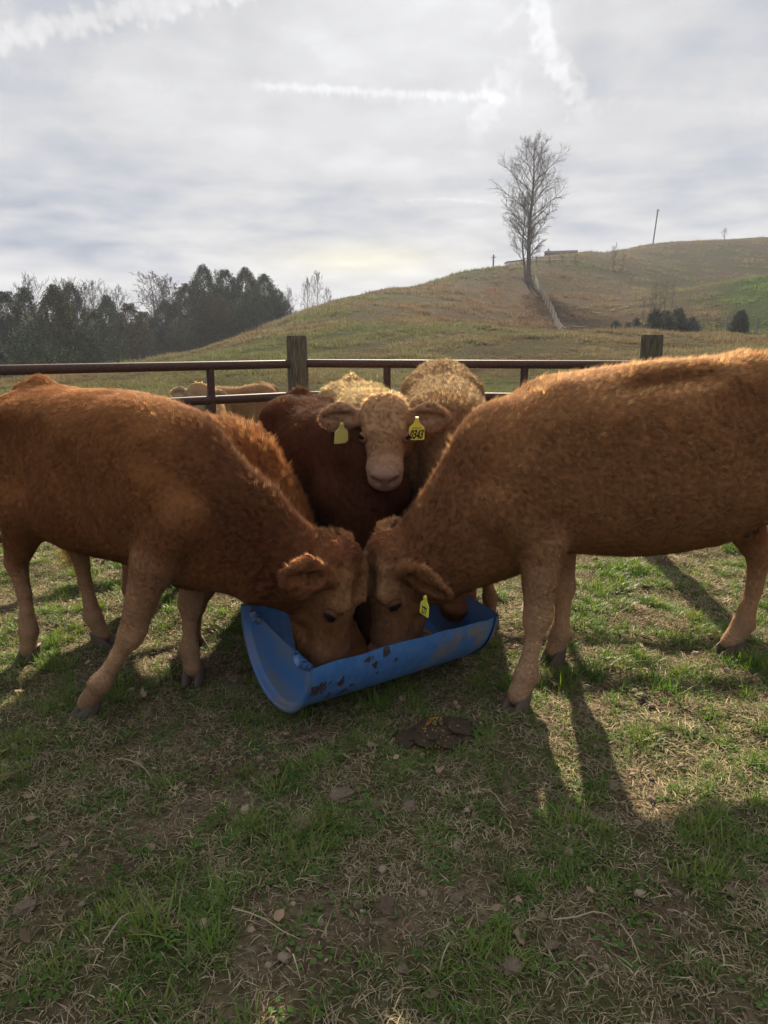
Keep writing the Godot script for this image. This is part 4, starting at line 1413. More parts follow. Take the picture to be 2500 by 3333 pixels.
func spray_mesh(sd: int) -> ArrayMesh:
	# a flat-ish bunch of cedar foliage: many small leaf plates
	var r := RandomNumberGenerator.new()
	r.seed = sd
	var v := PackedVector3Array()
	var idx := PackedInt32Array()
	for i in 26:
		var p := Vector3(r.randf_range(-0.1, 1.0), r.randfn(0, 0.16), r.randfn(0, 0.26))
		p.z *= 1.0 - p.x * 0.6
		var d := (Vector3(1, 0.35, 0) + Vector3(r.randfn(0, 0.5), r.randfn(0, 0.5), r.randfn(0, 0.7))).normalized()
		var w := d.cross(Vector3(r.randfn(), r.randfn(), r.randfn())).normalized() * r.randf_range(0.03, 0.06)
		var l := r.randf_range(0.16, 0.34)
		var b := v.size()
		v.append_array([p - w, p + w, p + d * l * 0.6 + w * 0.9, p + d * l])
		idx.append_array([b, b + 1, b + 2, b, b + 2, b + 3])
	var st := SurfaceTool.new()
	st.begin(Mesh.PRIMITIVE_TRIANGLES)
	for i in idx: st.add_vertex(v[i])
	st.generate_normals()
	return st.commit()

# foliage bag of a cedar of unit height and unit half width
func cedar_bag(sd: int, ragged: float) -> Bag:
	var r := RandomNumberGenerator.new()
	r.seed = sd
	var bag := Bag.new()
	var lobes := []
	for k in 15:
		lobes.append([r.randf() * TAU, r.randf_range(0.1, 0.95), r.randf_range(0.25, 0.5)])
	# a few leaders of their own, each a narrow cone, so that the top is ragged
	var spires := [[0.0, 0.0, 1.0, 1.0]]
	for k in 7:
		var an := r.randf() * TAU
		var rr := r.randf_range(0.25, 0.6)
		spires.append([cos(an) * rr, sin(an) * rr, r.randf_range(0.55, 0.97 - rr * 0.2) , r.randf_range(0.45, 0.75)])
	for k in 1700:
		var sp: Array = spires[0] if r.randf() < 0.5 else spires[1 + r.randi() % 7]
		var h := pow(r.randf(), 0.85)
		var an := r.randf() * TAU
		var prof := pow(1.0 - h, 0.6) * minf(1.0, 0.6 + h * 3.0) + 0.02
		var lump := 1.0
		for l in lobes:
			var da := absf(angle_difference(an, l[0]))
			lump += l[2] * exp(-da * da * 2.5 - pow((h - l[1]) * 7.0, 2.0))
		lump *= 0.74
		var rad: float = prof * lump * (1.0 - ragged * r.randf() * 0.6) * sqrt(r.randf_range(0.35, 1.1)) * sp[3]
		if r.randf() < 0.06: rad *= 1.3
		var p := Vector3(cos(an) * rad + sp[0] * (0.3 + 0.7 * h), (h * 0.97 + 0.02) * sp[2], sin(an) * rad + sp[1] * (0.3 + 0.7 * h))
		var x := Vector3(cos(an), r.randf_range(0.0, 0.9) + h * 1.5, sin(an)).normalized()
		var y := (Vector3.UP - x * x.y).normalized()
		var sz := r.randf_range(0.55, 1.15) * (1.0 - 0.35 * h)
		var sh := r.randf_range(0.6, 1.5)
		bag.put(x * sz, y * sz, x.cross(y) * sz, p, 0.05 * sh, 0.058 * sh, 0.036 * sh * r.randf_range(0.8, 1.4))
	return bag

func plant_cedar(label: String, group: String, x: float, z: float, h: float, hw: float, bag: Bag, spray: Mesh, called := "cedar_tree", tone := Vector3.ONE) -> void:
	h += 0.35
	var y := hill_y(x, z) - 0.15
	var t := thing(called, label, "tree" if called == "cedar_tree" else "shrub", Vector3(x, y, z), group)
	var tk := Tubes.new()
	tk.run([Vector3(0, -0.2, 0), Vector3(0.03, h * 0.5, 0), Vector3(0, h * 0.97, 0.02)], [0.05 + h * 0.014, 0.03 + h * 0.007, 0.01], 7)
	part(t, "trunk", tk.mesh(self), bark_mat)
	var mine := Bag.new()
	var size := 0.3 + h * 0.075
	var stride := 1 if h > 5.0 else (2 if h > 3.0 else 4)
	if h < 2.5: size = h * 0.3
	for i in range(0, bag.n, stride):
		var b := i * 16
		mine.put(Vector3(bag.buf[b], bag.buf[b + 4], bag.buf[b + 8]) * size, Vector3(bag.buf[b + 1], bag.buf[b + 5], bag.buf[b + 9]) * size, Vector3(bag.buf[b + 2], bag.buf[b + 6], bag.buf[b + 10]) * size, Vector3(bag.buf[b + 3] * hw * 1.2, bag.buf[b + 7] * h, bag.buf[b + 11] * hw * 1.2), bag.buf[b + 12] * tone.x, bag.buf[b + 13] * tone.y, bag.buf[b + 14] * tone.z)
	scatter(t, "crown", mine, spray, cedar_mat)

func plant_bare(called: String, label: String, group: String, x: float, z: float, h: float, hw: float, meshes: Array, turn: float) -> void:
	var t := thing(called, label, "tree", Vector3(x, hill_y(x, z) - 0.1, z), group)
	t.rotation.y = turn
	t.scale = Vector3(hw / 0.3, h, hw / 0.3)
	part(t, "trunk", meshes[0], bark_mat)
	part(t, "branches", meshes[1], bark_mat)

func forest() -> void:
	bark_mat = mat(Color(0.085, 0.075, 0.066), 0.9)
	cedar_mat = mat(Color(1, 1, 1), 0.75, true)
	cedar_mat.backlight_enabled = true
	cedar_mat.backlight = Color(0.3, 0.3, 0.3)
	var sprays := [spray_mesh(1), spray_mesh(2)]
	var bags := []
	for k in 4: bags.append(cedar_bag(50 + k, 0.35 + 0.12 * k))
	var wood := "dark cedars at the left edge of the hill"
	var mid := "dark cedars behind the left shoulder of the hill"
	var list := [
		[-20.1, -42.0, 3.2, 2.3, wood, "rounded low dark green cedar, nearest one at the left above the fence rail"],
		[-30.6, -60.0, 7.7, 2.3, wood, "tall dark cedar at the left edge of the photo, behind the rounded low cedar"],
		[-24.9, -56.0, 6.9, 2.6, wood, "broad olive green cedar standing just right of the rounded low cedar"],
		[-19.7, -50.0, 3.8, 2.0, wood, "short pale green cedar between the broad olive cedar and the grassy slope"],
		[-31.7, -75.0, 9.6, 2.6, wood, "pointed cedar among bare trees, tallest of the left clump"],
		[-24.8, -72.0, 7.1, 2.7, wood, "pointed brownish cedar at the right end of the left clump"],
		[-30.0, -80.0, 8.1, 2.6, wood, "cedar behind the pointed brownish one, half hidden by it"],
		[-34.0, -70.0, 9.1, 2.3, wood, "thin-topped cedar near the left edge with bare twigs behind it"],
		[-21.6, -78.0, 4.4, 2.2, mid, "low cedar in the dip between the two clumps of trees"],
		[-27.3, -84.0, 5.7, 2.5, mid, "feathery cedar in front of the small oval bare tree"],
		[-25.5, -86.0, 6.4, 2.9, mid, "leftmost full cedar of the large middle clump"],
		[-23.5, -88.0, 7.5, 3.2, mid, "cedar below the wide bare tree of the middle clump"],
		[-22.3, -92.0, 9.3, 2.6, mid, "tallest cedar of the middle clump with a ragged spire"],
		[-19.1, -90.0, 7.6, 2.9, mid, "cedar right of the ragged spire in the middle clump"],
		[-17.3, -93.0, 7.3, 3.0, mid, "flat-topped cedar right of centre in the middle clump"],
		[-14.5, -90.0, 5.4, 2.6, mid, "cedar before the right end of the middle clump, above the slope"],
		[-12.9, -90.0, 3.2, 1.8, mid, "last small cedar at the right end of the middle clump"],
		[-18.6, -82.0, 5.2, 2.7, mid, "dark cedar low in front of the middle clump"],
		[-15.3, -84.0, 4.2, 2.4, mid, "dark cedar low on the right in front of the middle clump"],
	]
	for i in list.size():
		var t: Array = list[i]
		plant_cedar(t[5], t[4], t[0], t[1], t[2], t[3], bags[i % 4], sprays[i % 2], "cedar_tree", [Vector3(0.9, 1.15, 0.85), Vector3(0.8, 0.9, 0.9), Vector3(1.3, 1.2, 0.8), Vector3(1.1, 1.3, 1.0), Vector3(1.0, 0.95, 1.0), Vector3(1.45, 1.1, 0.9)][i % 6])
	var small := "small cedars in the gully fence line"
	var shrubs := [
		[19.2, -52.0, 1.5, 0.6, "small dark cedar, left one of the row in the gully behind the right post"],
		[20.4, -53.0, 1.5, 0.65, "small dark cedar in the middle of the gully row"],
		[21.6, -54.0, 1.8, 0.7, "tallest small cedar of the gully row"],
		[22.3, -53.0, 1.1, 0.6, "low cedar at the right end of the gully row"],
		[18.0, -57.0, 1.3, 0.35, "little upright cedar farthest left along the gully fence"],
		[18.7, -56.0, 1.1, 0.4, "little round cedar beside the upright one by the gully fence"],
		[23.8, -49.0, 1.1, 0.5, "lone small cedar with bare twigs far right above the cow's back"],
		[19.3, -56.0, 1.4, 0.3, "slim little cedar right of the round one by the gully fence"],
	]
	for i in shrubs.size():
		var t: Array = shrubs[i]
		plant_cedar(t[4], small, t[0], t[1], t[2], t[3], bags[i % 4], sprays[i % 2], "cedar_shrub")
	# the big tree on the hill
	var hero := bare_tree(71, [[0.008, 0.01, 0.01, 1.0, 0.02], [-0.012, -0.04, 0.05, 0.6, 0.01]], 0.18, 0.27, 40, 12, 8, 0.0006)
	var hy := hill_y(20.8, -109.0)
	var ht := thing("bare_tree", "tall bare tree with oval crown standing alone on the hillside", "tree", Vector3(20.8, hy - 0.2, -109.0))
	ht.scale = Vector3.ONE * 18.7
	part(ht, "trunk", hero[0], bark_mat)
	part(ht, "branches", hero[1], bark_mat)
	var kinds := []
	for k in 3: kinds.append(bare_tree(80 + k, [[0, 0.03 - 0.03 * k, 0.02, 1.0, 0.017]], 0.3, 0.3, 22, 6, 5, 0.0017))
	var wide := bare_tree(90, [[0, -0.05, 0.02, 0.95, 0.016], [0.01, 0.07, 0.03, 0.9, 0.012], [0.01, 0.13, -0.04, 0.8, 0.01]], 0.3, 0.24, 20, 6, 5, 0.0017)
	var bare := "bare trees rising behind the cedars"
	var bl := [
		[-29.7, -97.0, 12.1, 4.2, bare, "wide bare tree rising above the left of the middle clump", 3],
		[-41.0, -85.0, 11.5, 2.4, bare, "bare tree with a pointed crown near the left edge, behind the tall cedar", 0],
		[-38.9, -90.0, 11.4, 2.6, bare, "bare tree behind the left clump, left of its tallest cedar", 1],
		[-33.4, -82.0, 10.1, 2.3, bare, "bare tree right beside the tallest cedar of the left clump", 2],
		[-34.2, -95.0, 10.1, 2.1, bare, "small oval bare tree alone in the gap between the clumps", 0],
		[-36.1, -92.0, 11.0, 2.4, bare, "bare tree behind the pointed brownish cedar", 1],
		[-27.6, -100.0, 8.9, 2.6, bare, "bare twiggy tree just left of the ragged cedar spire", 2],
		[-23.5, -104.0, 10.9, 3.2, bare, "bare tree whose twigs show above the cedar right of the spire", 1],
		[-16.6, -104.0, 7.8, 2.0, bare, "bare tree showing above the right end of the middle clump", 0],
		[-14.9, -118.0, 8.8, 1.4, "far bare trees on the skyline of the slope", "thin bare tree just right of the middle clump on the skyline", 2],
		[-12.6, -120.0, 10.0, 1.5, "far bare trees on the skyline of the slope", "taller left one of the pair of far bare trees on the slope", 0],
		[-10.7, -118.0, 9.6, 1.5, "far bare trees on the skyline of the slope", "right one of the pair of far bare trees on the slope", 1],
		[-9.4, -122.0, 8.1, 1.1, "far bare trees on the skyline of the slope", "small faint bare tree right of the pair on the slope", 2],
		[-25.0, -44.0, 9.6, 1.9, bare, "bare tree cut off by the left edge of the photo", 1],
	]
	for i in bl.size():
		var t: Array = bl[i]
		plant_bare("bare_tree", t[5], t[4], t[0], t[1], t[2], t[3], wide if t[6] == 3 else kinds[t[6]], i * 1.3)
	var sap := bare_tree(95, [[0, 0.05, 0.02, 1.0, 0.014], [0.01, -0.08, 0.05, 0.85, 0.01]], 0.2, 0.22, 12, 4, 3, 0.003)
	var thicket := "bare saplings in the gully thicket"
	var sl := [
		[39.3, -128.0, 4.5, 1.2, "young bare tree", "young bare tree on the hill right of the tall one", ""],
		[40.9, -128.0, 3.2, 0.8, "young bare tree", "thin bare sapling right beside the young bare tree", ""],
		[87.6, -194.0, 3.0, 1.6, "young bare tree", "small bare bush on the crest near the right edge", ""],
		[27.8, -76.0, 3.6, 0.8, "sapling", "tallest bare sapling of the gully thicket", thicket],
		[28.8, -77.0, 3.4, 0.7, "sapling", "bare sapling in the gully thicket, right of the tallest", thicket],
		[29.7, -78.0, 3.2, 0.7, "sapling", "bare sapling near the right end of the gully thicket", thicket],
		[30.8, -79.0, 3.1, 0.7, "sapling", "rightmost bare sapling of the gully thicket", thicket],
		[27.1, -75.0, 2.8, 0.6, "sapling", "bare sapling left of the tallest in the thicket", thicket],
		[26.1, -74.0, 2.2, 0.5, "sapling", "short bare sapling at the left end of the thicket", thicket],
		[23.5, -49.4, 1.9, 0.5, "sapling", "bare twigs behind the lone small cedar at far right", ""],
		[24.6, -70.0, 1.6, 0.4, "sapling", "tiny bare sapling in the gully before the thicket", ""],
	]
	for i in sl.size():
		var t: Array = sl[i]
		plant_bare("sapling", t[5], t[6], t[0], t[1], t[2], t[3], sap, i * 2.1)
	print("forest t ", Time.get_ticks_msec())

# ---------- what stands on the hill ----------
func box(sz: Vector3) -> BoxMesh:
	var b := BoxMesh.new()
	b.size = sz
	return b

func bar(parent: Node, called: String, a: Vector3, b: Vector3, r: float, m: Material, sides := 8) -> void:
	var t := Tubes.new()
	t.run([a, b], [r, r], sides, true)
	part(parent, called, t.mesh(self), m)

func hill_things() -> void:
	var grey := mat(Color(0.16, 0.145, 0.13), 0.9)
	var pale := mat(Color(0.24, 0.22, 0.18), 0.9)
	var white := mat(Color(0.7, 0.71, 0.74), 0.7)
	var dark := mat(Color(0.02, 0.022, 0.03), 0.3)
	var roof := mat(Color(0.06, 0.058, 0.062), 0.95)
	roof.metallic_specular = 0.0
	# utility poles
	for p in [[66.0, -185.0, 8.0, 0.6, "tall leaning wooden utility pole on the hill crest at right"], [20.3, -139.0, 3.6, 0.0, "thin wooden pole on the crest left of the tall bare tree"], [37.4, -171.0, 4.4, 0.0, "thin pole behind the low barn roof on the crest"]]:
		var y := hill_y(p[0], p[1])
		var t := thing("utility_pole", p[4], "pole", Vector3(p[0], y, p[1]))
		bar(t, "shaft", Vector3(0, -1, 0), Vector3(p[3], p[2], 0), 0.16, grey)
		bar(t, "crossarm", Vector3(p[3] - 0.5, p[2] - 0.5, 0), Vector3(p[3] + 0.5, p[2] - 0.4, 0), 0.06, grey)
	# barn: only its roof and gable show over the crest
	var by := hill_y(39.4, -165.0)
	var barn := thing("barn", "long low barn with a grey gable roof on the hill crest", "barn", Vector3(39.4, by, -167.0))
	part(barn, "wall", box(Vector3(6.6, 1.8, 4.6)), roof, Transform3D(Basis(), Vector3(0, 0.7, 0)))
	var pr := PrismMesh.new()
	pr.size = Vector3(5.6, 0.75, 7.2)
	part(barn, "roof", pr, roof, Transform3D(Basis(Vector3.UP, PI / 2 - 0.25), Vector3(0, 1.98, 0)))
	var hs := thing("white_cabin", "small white building with dark windows on the crest behind the tall tree", "building", Vector3(27.0, hill_y(27.0, -153.0), -155.0))
	part(hs, "wall", box(Vector3(3.4, 2.4, 3.0)), white, Transform3D(Basis(), Vector3(0, 1.0, 0)))
	part(hs, "roof", box(Vector3(3.7, 0.16, 3.4)), roof, Transform3D(Basis(Vector3.BACK, 0.1), Vector3(0, 2.3, 0)))
	for k in 4: part(hs, "window", box(Vector3(0.4, 0.5, 0.06)), dark, Transform3D(Basis(), Vector3(-1.25 + k * 0.62, 1.45, 1.52)))
	var sh := thing("low_shed", "low flat-roofed shed on the crest left of the white building", "shed", Vector3(22.9, hill_y(22.9, -147.0), -148.0))
	part(sh, "wall", box(Vector3(1.7, 0.9, 2.0)), grey, Transform3D(Basis(), Vector3(0, 0.3, 0)))
	part(sh, "roof", box(Vector3(2.3, 0.1, 2.6)), roof, Transform3D(Basis(Vector3.BACK, 0.14), Vector3(0, 0.82, 0)))
	# board fence beside the barn
	var bf := thing("board_fence", "weathered board fence below the barn on the crest", "fence", Vector3(27.4, hill_y(27.4, -128.0), -128.0))
	var last := Vector3.ZERO
	for k in 5:
		var x := 23.6 + k * 2.4
		var z := -127.0 - k * 0.8
		var p := Vector3(x, hill_y(x, z), z) - bf.position
		bar(bf, "post", p - Vector3(0, 0.3, 0), p + Vector3(0, 1.25, 0), 0.1, grey)
		if k:
			for h in [0.55, 1.1]:
				bar(bf, "rail", last + Vector3(0, h, 0.12), p + Vector3(0, h, 0.12), 0.06, grey, 4)
		last = p
	# wire fence running down from the tree to the gully, pale with dead stalks
	var wf := thing("wire_fence", "pale wire fence running down the slope from the tall bare tree", "fence", Vector3(21.9, hill_y(21.9, -108.0), -108.0))
	for k in 13:
		var f := k / 12.0
		var x := lerpf(21.9, 14.5, pow(f, 1.1))
		var z := lerpf(-108.0, -58.5, f)
		var p := Vector3(x, hill_y(x, z), z) - wf.position
		bar(wf, "post", p - Vector3(0, 0.3, 0), p + Vector3(0.05, 1.25, 0), 0.07, pale)
		if k:
			for h in [0.3, 0.6, 0.85, 1.1]:
				bar(wf, "wire", last + Vector3(0, h, 0), p + Vector3(0, h, 0), 0.016, pale, 4)
		last = p
	# corner brace at its foot, and the fence along the gully
	var cb := thing("brace_gate", "dark wooden corner brace of two posts and a crossbar in the gully", "fence", Vector3(14.6, hill_y(14.6, -57.5), -57.5))
	bar(cb, "post", Vector3(0, -0.3, 0), Vector3(0, 1.35, 0), 0.1, grey)
	bar(cb, "post", Vector3(1.2, -0.3, 0.2), Vector3(1.2, 1.3, 0.2), 0.1, grey)
	bar(cb, "crossbar", Vector3(0, 1.15, 0), Vector3(1.2, 1.1, 0.2), 0.07, grey)
	bar(cb, "brace", Vector3(0, 0.1, 0), Vector3(1.2, 1.0, 0.2), 0.05, grey)
	var gf := thing("gully_fence", "old post and wire fence along the gully behind the right post", "fence", Vector3(17.2, hill_y(17.2, -56.0), -56.0))
	last = Vector3.ZERO
	for k in 8:
		var x := 15.9 + k * 1.7
		var z := -57.0 + k * 0.95
		var p := Vector3(x, hill_y(x, z), z) - gf.position
		bar(gf, "post", p - Vector3(0, 0.3, 0), p + Vector3(0.03 * sin(k * 5.0), 1.3 + 0.15 * sin(k * 3.0), 0), 0.075, grey)
		if k:
			for h in [0.4, 0.75, 1.1]: bar(gf, "wire", last + Vector3(0, h, 0), p + Vector3(0, h, 0), 0.01, grey, 3)
		last = p
	# fallen pale branches in the gully
	var r := RandomNumberGenerator.new()
	r.seed = 12
	var places := [[25.0, -88.0], [26.4, -86.0], [23.4, -84.0], [25.7, -82.0], [22.6, -80.0], [27.8, -84.0]]
	var words := ["highest", "second highest", "leftmost", "middle", "lowest", "rightmost"]
	for k in 6:
		var x: float = places[k][0]
		var z: float = places[k][1]
		var tb := Tubes.new()
		var dx := r.randf_range(-0.9, 0.9)
		var pts := [Vector3.ZERO, Vector3(dx, 0.1, 0.4), Vector3(dx * 2.0, 0.16, 0.9)]
		for i in 3: pts[i].y = hill_y(x + pts[i].x, z + pts[i].z) - hill_y(x, z) + 0.12
		tb.run(pts, [0.07, 0.055, 0.03], 5, true)
		one("fallen_branch", words[k] + " pale fallen branch lying in the brown gully on the hill", "branch", tb.mesh(self), pale, Transform3D(Basis(), Vector3(x, hill_y(x, z), z)), "fallen branches in the gully")

# ---------- pipe fence behind the cattle ----------
func pipe_fence() -> void:
	var rust := mat(Color(0.085, 0.042, 0.032), 0.65)
	rust.metallic_specular = 0.4
	var nt := NoiseTexture2D.new()
	nt.width = 256
	nt.height = 256
	nt.seamless = true
	nt.noise = noise_of(61, 0.04, 4)
	var ramp := Gradient.new()
	ramp.set_color(0, Color(0.55, 0.5, 0.5))
	ramp.set_color(1, Color(1, 1, 1))
	nt.color_ramp = ramp
	rust.albedo_texture = nt
	rust.uv1_triplanar = true
	rust.uv1_scale = Vector3(4, 4, 4)
	var wood := mat(Color(0.175, 0.165, 0.125), 0.95)
	var wt := NoiseTexture2D.new()
	wt.width = 256
	wt.height = 256
	wt.seamless = true
	wt.noise = noise_of(62, 0.03, 5)
	var wr := Gradient.new()
	wr.set_color(0, Color(0.45, 0.42, 0.36))
	wr.set_color(1, Color(1, 1, 1))
	wt.color_ramp = wr
	wood.albedo_texture = wt
	wood.uv1_triplanar = true
	wood.uv1_scale = Vector3(9, 0.9, 9)
	wood.heightmap_enabled = true
	wood.heightmap_texture = wt
	wood.heightmap_scale = 0.5
	var f := thing("pipe_fence", "rusty brown pipe fence on round wooden posts behind the cattle", "fence", Vector3(-0.61, 0, -5.1))
	var origin := f.position
	var posts := [Vector3(-0.61, 1.41, -5.1), Vector3(1.79, 1.415, -4.88), Vector3(-3.6, 1.38, -2.9), Vector3(4.6, 1.4, -4.6)]
	for p in posts:
		var tb := Tubes.new()
		var q: Vector3 = p - origin
		tb.run([Vector3(q.x, -0.3, q.z), Vector3(q.x + 0.01, 0.6, q.z), Vector3(q.x, p.y - 0.012, q.z), Vector3(q.x, p.y, q.z)], [0.082, 0.076, 0.072, 0.066], 24, true)
		part(f, "wooden_post", tb.mesh(self), wood)
	var spans := [[posts[2], posts[0]], [posts[0], posts[1]], [posts[1], posts[3]]]
	for sp in spans:
		var a: Vector3 = sp[0] - origin
		var b: Vector3 = sp[1] - origin
		for h in ([1.222, 1.0, 0.28] if sp == spans[0] else [1.222, 1.0]):
			bar(f, "rail", Vector3(a.x, h, a.z), Vector3(b.x, h - 0.004, b.z), 0.029, rust, 14)
	for u in [[0, 0.825], [0, 0.3], [1, 0.263], [1, 0.655], [2, 0.4]]:
		var a: Vector3 = spans[u[0]][0] - origin
		var b: Vector3 = spans[u[0]][1] - origin
		var p := a.lerp(b, u[1])
		bar(f, "upright", Vector3(p.x, -0.1, p.z), Vector3(p.x, 1.2, p.z), 0.026, rust, 12)
# ---------- the feed trough: half of a blue plastic drum ----------
func feed_trough() -> void:
	var origin := Vector3(-0.413, 0.0, -2.5)
	var along := Vector3(0.83, 0, -0.557).normalized()
	var front := Vector3(0.557, 0, 0.83).normalized()
	var roll := deg_to_rad(6.0)
	var t := thing("feed_trough", "blue plastic feed trough cut from half a drum, mud stains on its side", "trough", origin)
	# own axes: X along, Y up, Z towards the near rim; rolled a little so the near rim is lower
	t.basis = Basis(along, Vector3.UP, front) * Basis(Vector3.RIGHT, roll)
	t.position = origin + Vector3(0, 0.298, 0)
	var im := Image.create(1024, 512, false, Image.FORMAT_RGB8)
	var wear := noise_of(71, 0.02, 5)
	var spots := noise_of(72, 0.03, 4)
	# u runs along the drum, v round it from the near rim (0) to the far rim (1)
	var marks := [[0.05, 0.12, 0.045, 0.035, 0], [0.155, 0.12, 0.02, 0.025, 0], [0.19, 0.21, 0.022, 0.03, 0], [0.275, 0.035, 0.02, 0.018, 0], [0.31, 0.075, 0.018, 0.02, 0], [0.36, 0.025, 0.016, 0.03, 0], [0.335, 0.13, 0.01, 0.012, 0], [0.42, 0.08, 0.012, 0.01, 0], [0.12, 0.2, 0.012, 0.03, 0], [0.08, 0.27, 0.03, 0.03, 0], [0.22, 0.16, 0.012, 0.012, 0], [0.68, 0.12, 0.05, 0.075, 1], [0.75, 0.08, 0.028, 0.075, 1], [0.86, 0.04, 0.07, 0.03, 1], [0.9, 0.1, 0.03, 0.06, 1], [0.62, 0.22, 0.04, 0.04, 1]]
	for y in 512:
		for x in 1024:
			var u := x / 1024.0
			var v := y / 512.0
			var n := wear.get_noise_2d(x, y)
			var sp := spots.get_noise_2d(x * 1.6, y * 1.6)
			var c := Vector3(0.04, 0.135, 0.36) * (1.0 + 0.16 * n)
			var fade := clampf(0.5 + n * 1.6, 0.0, 1.0)
			c = c.lerp(Vector3(0.09, 0.19, 0.38), fade * 0.3)
			# dust towards the ground side
			c = c.lerp(Vector3(0.12, 0.11, 0.09), clampf(smoothstep(0.16, 0.42, v) * (0.4 + n) , 0.0, 0.75) * (1.0 - smoothstep(0.55, 0.7, v)))
			for m in marks:
				var d := Vector2((u - m[0]) / m[2], (v - m[1]) / m[3]).length() + sp * 1.1
				if d < 1.2:
					var k := 1.0 - smoothstep(0.75, 1.1, d)
					c = c.lerp(Vector3(0.045, 0.022, 0.013) if m[4] == 0 else Vector3(0.2, 0.15, 0.115), k * (0.93 if m[4] == 0 else 0.7))
			im.set_pixel(x, y, Color(c.x, c.y, c.z).linear_to_srgb())
	# scratches worn pale by hooves and teeth
	var sr := RandomNumberGenerator.new()
	sr.seed = 8
	for k in 260:
		var x := sr.randf() * 1000.0
		var y := sr.randf() * 500.0 if k % 3 else sr.randf() * 26.0
		var dx := sr.randfn(0, 1.0)
		var dy := sr.randfn(0, 0.5)
		var tone := sr.randf_range(0.15, 0.5)
		for q in int(sr.randf_range(8, 55)):
			var ix := int(x + dx * q)
			var iy := int(y + dy * q)
			if ix < 0 or iy < 0 or ix > 1023 or iy > 511: break
			im.set_pixel(ix, iy, im.get_pixel(ix, iy).lerp(Color(0.45, 0.58, 0.75), tone))
	var blue := mat(Color(1, 1, 1), 0.42)
	blue.albedo_texture = ImageTexture.create_from_image(im)
	blue.metallic_specular = 0.5
	blue.backlight_enabled = true
	blue.backlight = Color(0.1, 0.1, 0.1)
	var scuff := NoiseTexture2D.new()
	scuff.noise = noise_of(73, 0.05, 5)
	scuff.width = 256
	scuff.height = 256
	scuff.seamless = true
	blue.heightmap_enabled = true
	blue.heightmap_texture = scuff
	blue.heightmap_scale = 0.08
	var R := 0.285
	var L := 0.885
	var na := 46
	var nl := 60
	var v := PackedVector3Array()
	var n := PackedVector3Array()
	var uv := PackedVector2Array()
	var idx := PackedInt32Array()
	var wob := noise_of(74, 3.0, 3)
	# outer skin, rim, inner skin in one closed strip round the section
	var ring := []
	for i in na + 1: ring.append([float(i) / na, 0.0, 1.0])
	for i in na + 1: ring.append([1.0 - float(i) / na, 0.0055, -1.0])
	for j in nl + 1:
		var f := float(j) / nl
		var x := f * L
		# the right end is rounded off, the rims are sawn a little unevenly
		var shrink := 1.0 - 0.05 * pow(maxf(0.0, f - 0.9) / 0.1, 2.0)
		var bulge := 1.0 + 0.012 * sin(f * PI) + (0.014 if f < 0.035 else 0.0)
		for q in ring:
			var cut0 := 0.03 * sin(f * PI * 1.1 + 0.2) + 0.018 * wob.get_noise_1d(f * 1.6)
			var an: float = lerpf(-cut0, PI + 0.03 * wob.get_noise_1d(f * 3.0 + 50.0), q[0])
			var r: float = (R * bulge - q[1]) * shrink
			v.append(Vector3(x, -sin(an) * r, cos(an) * r))
			n.append(Vector3(0, -sin(an), cos(an)) * q[2])
			uv.append(Vector2(f, q[0]))
	var w := ring.size()
	for j in nl:
		for i in w:
			var a := j * w + i
			var b := j * w + (i + 1) % w
			idx.append_array([a, a + w, b, b, a + w, b + w])
	part(t, "shell", arrays_mesh(v, n, PackedColorArray(), idx, uv), blue)
	# end panels
	for e in 2:
		var st := SurfaceTool.new()
		st.begin(Mesh.PRIMITIVE_TRIANGLES)
		st.set_smooth_group(0)
		var sgn := -1.0 if e == 0 else 1.0
		var x0 := 0.0 if e == 0 else L
		# profile from rim to centre: chime, step in, dished panel; [radius share, depth inward]
		var prof := [[1.0, 0.012], [1.035, 0.004], [1.04, -0.008], [1.02, -0.014], [0.975, -0.014], [0.955, -0.004], [0.945, 0.012], [0.9, 0.016], [0.6, 0.012], [0.0, 0.009]] if e == 0 else [[1.0, 0.02], [0.985, 0.006], [0.94, -0.004], [0.85, -0.008], [0.5, -0.012], [0.0, -0.014]]
		var seg := 48
		for side in 2:
			var off := 0.0 if side == 0 else 0.006
			for k in prof.size() - 1:
				for s in seg:
					var q := []
					for c in [[k, s], [k, s + 1], [k + 1, s], [k + 1, s + 1]]:
						var an := PI * float(c[1]) / seg
						var rr: float = R * prof[c[0]][0] - (off if c[0] < 3 else 0.0)
						# the sawn top edge of the panel is slightly jagged
						var jag := 0.006 * wob.get_noise_2d(cos(an) * rr * 60.0, e * 30.0) if (c[1] == 0 or c[1] == seg) else 0.0
						q.append(Vector3(x0 - sgn * (prof[c[0]][1] + off), -sin(an) * rr + jag, cos(an) * rr))
					var order := [0, 1, 2, 1, 3, 2] if (e == 0) == (side == 0) else [0, 2, 1, 1, 2, 3]
					for i in order:
						st.set_uv(Vector2(0.05 + 0.12 * q[i].z + 0.3, 0.62 + q[i].y * 0.5))
						st.add_vertex(q[i])
		st.index()
		st.generate_normals()
		part(t, "end_panel", st.commit(), blue)
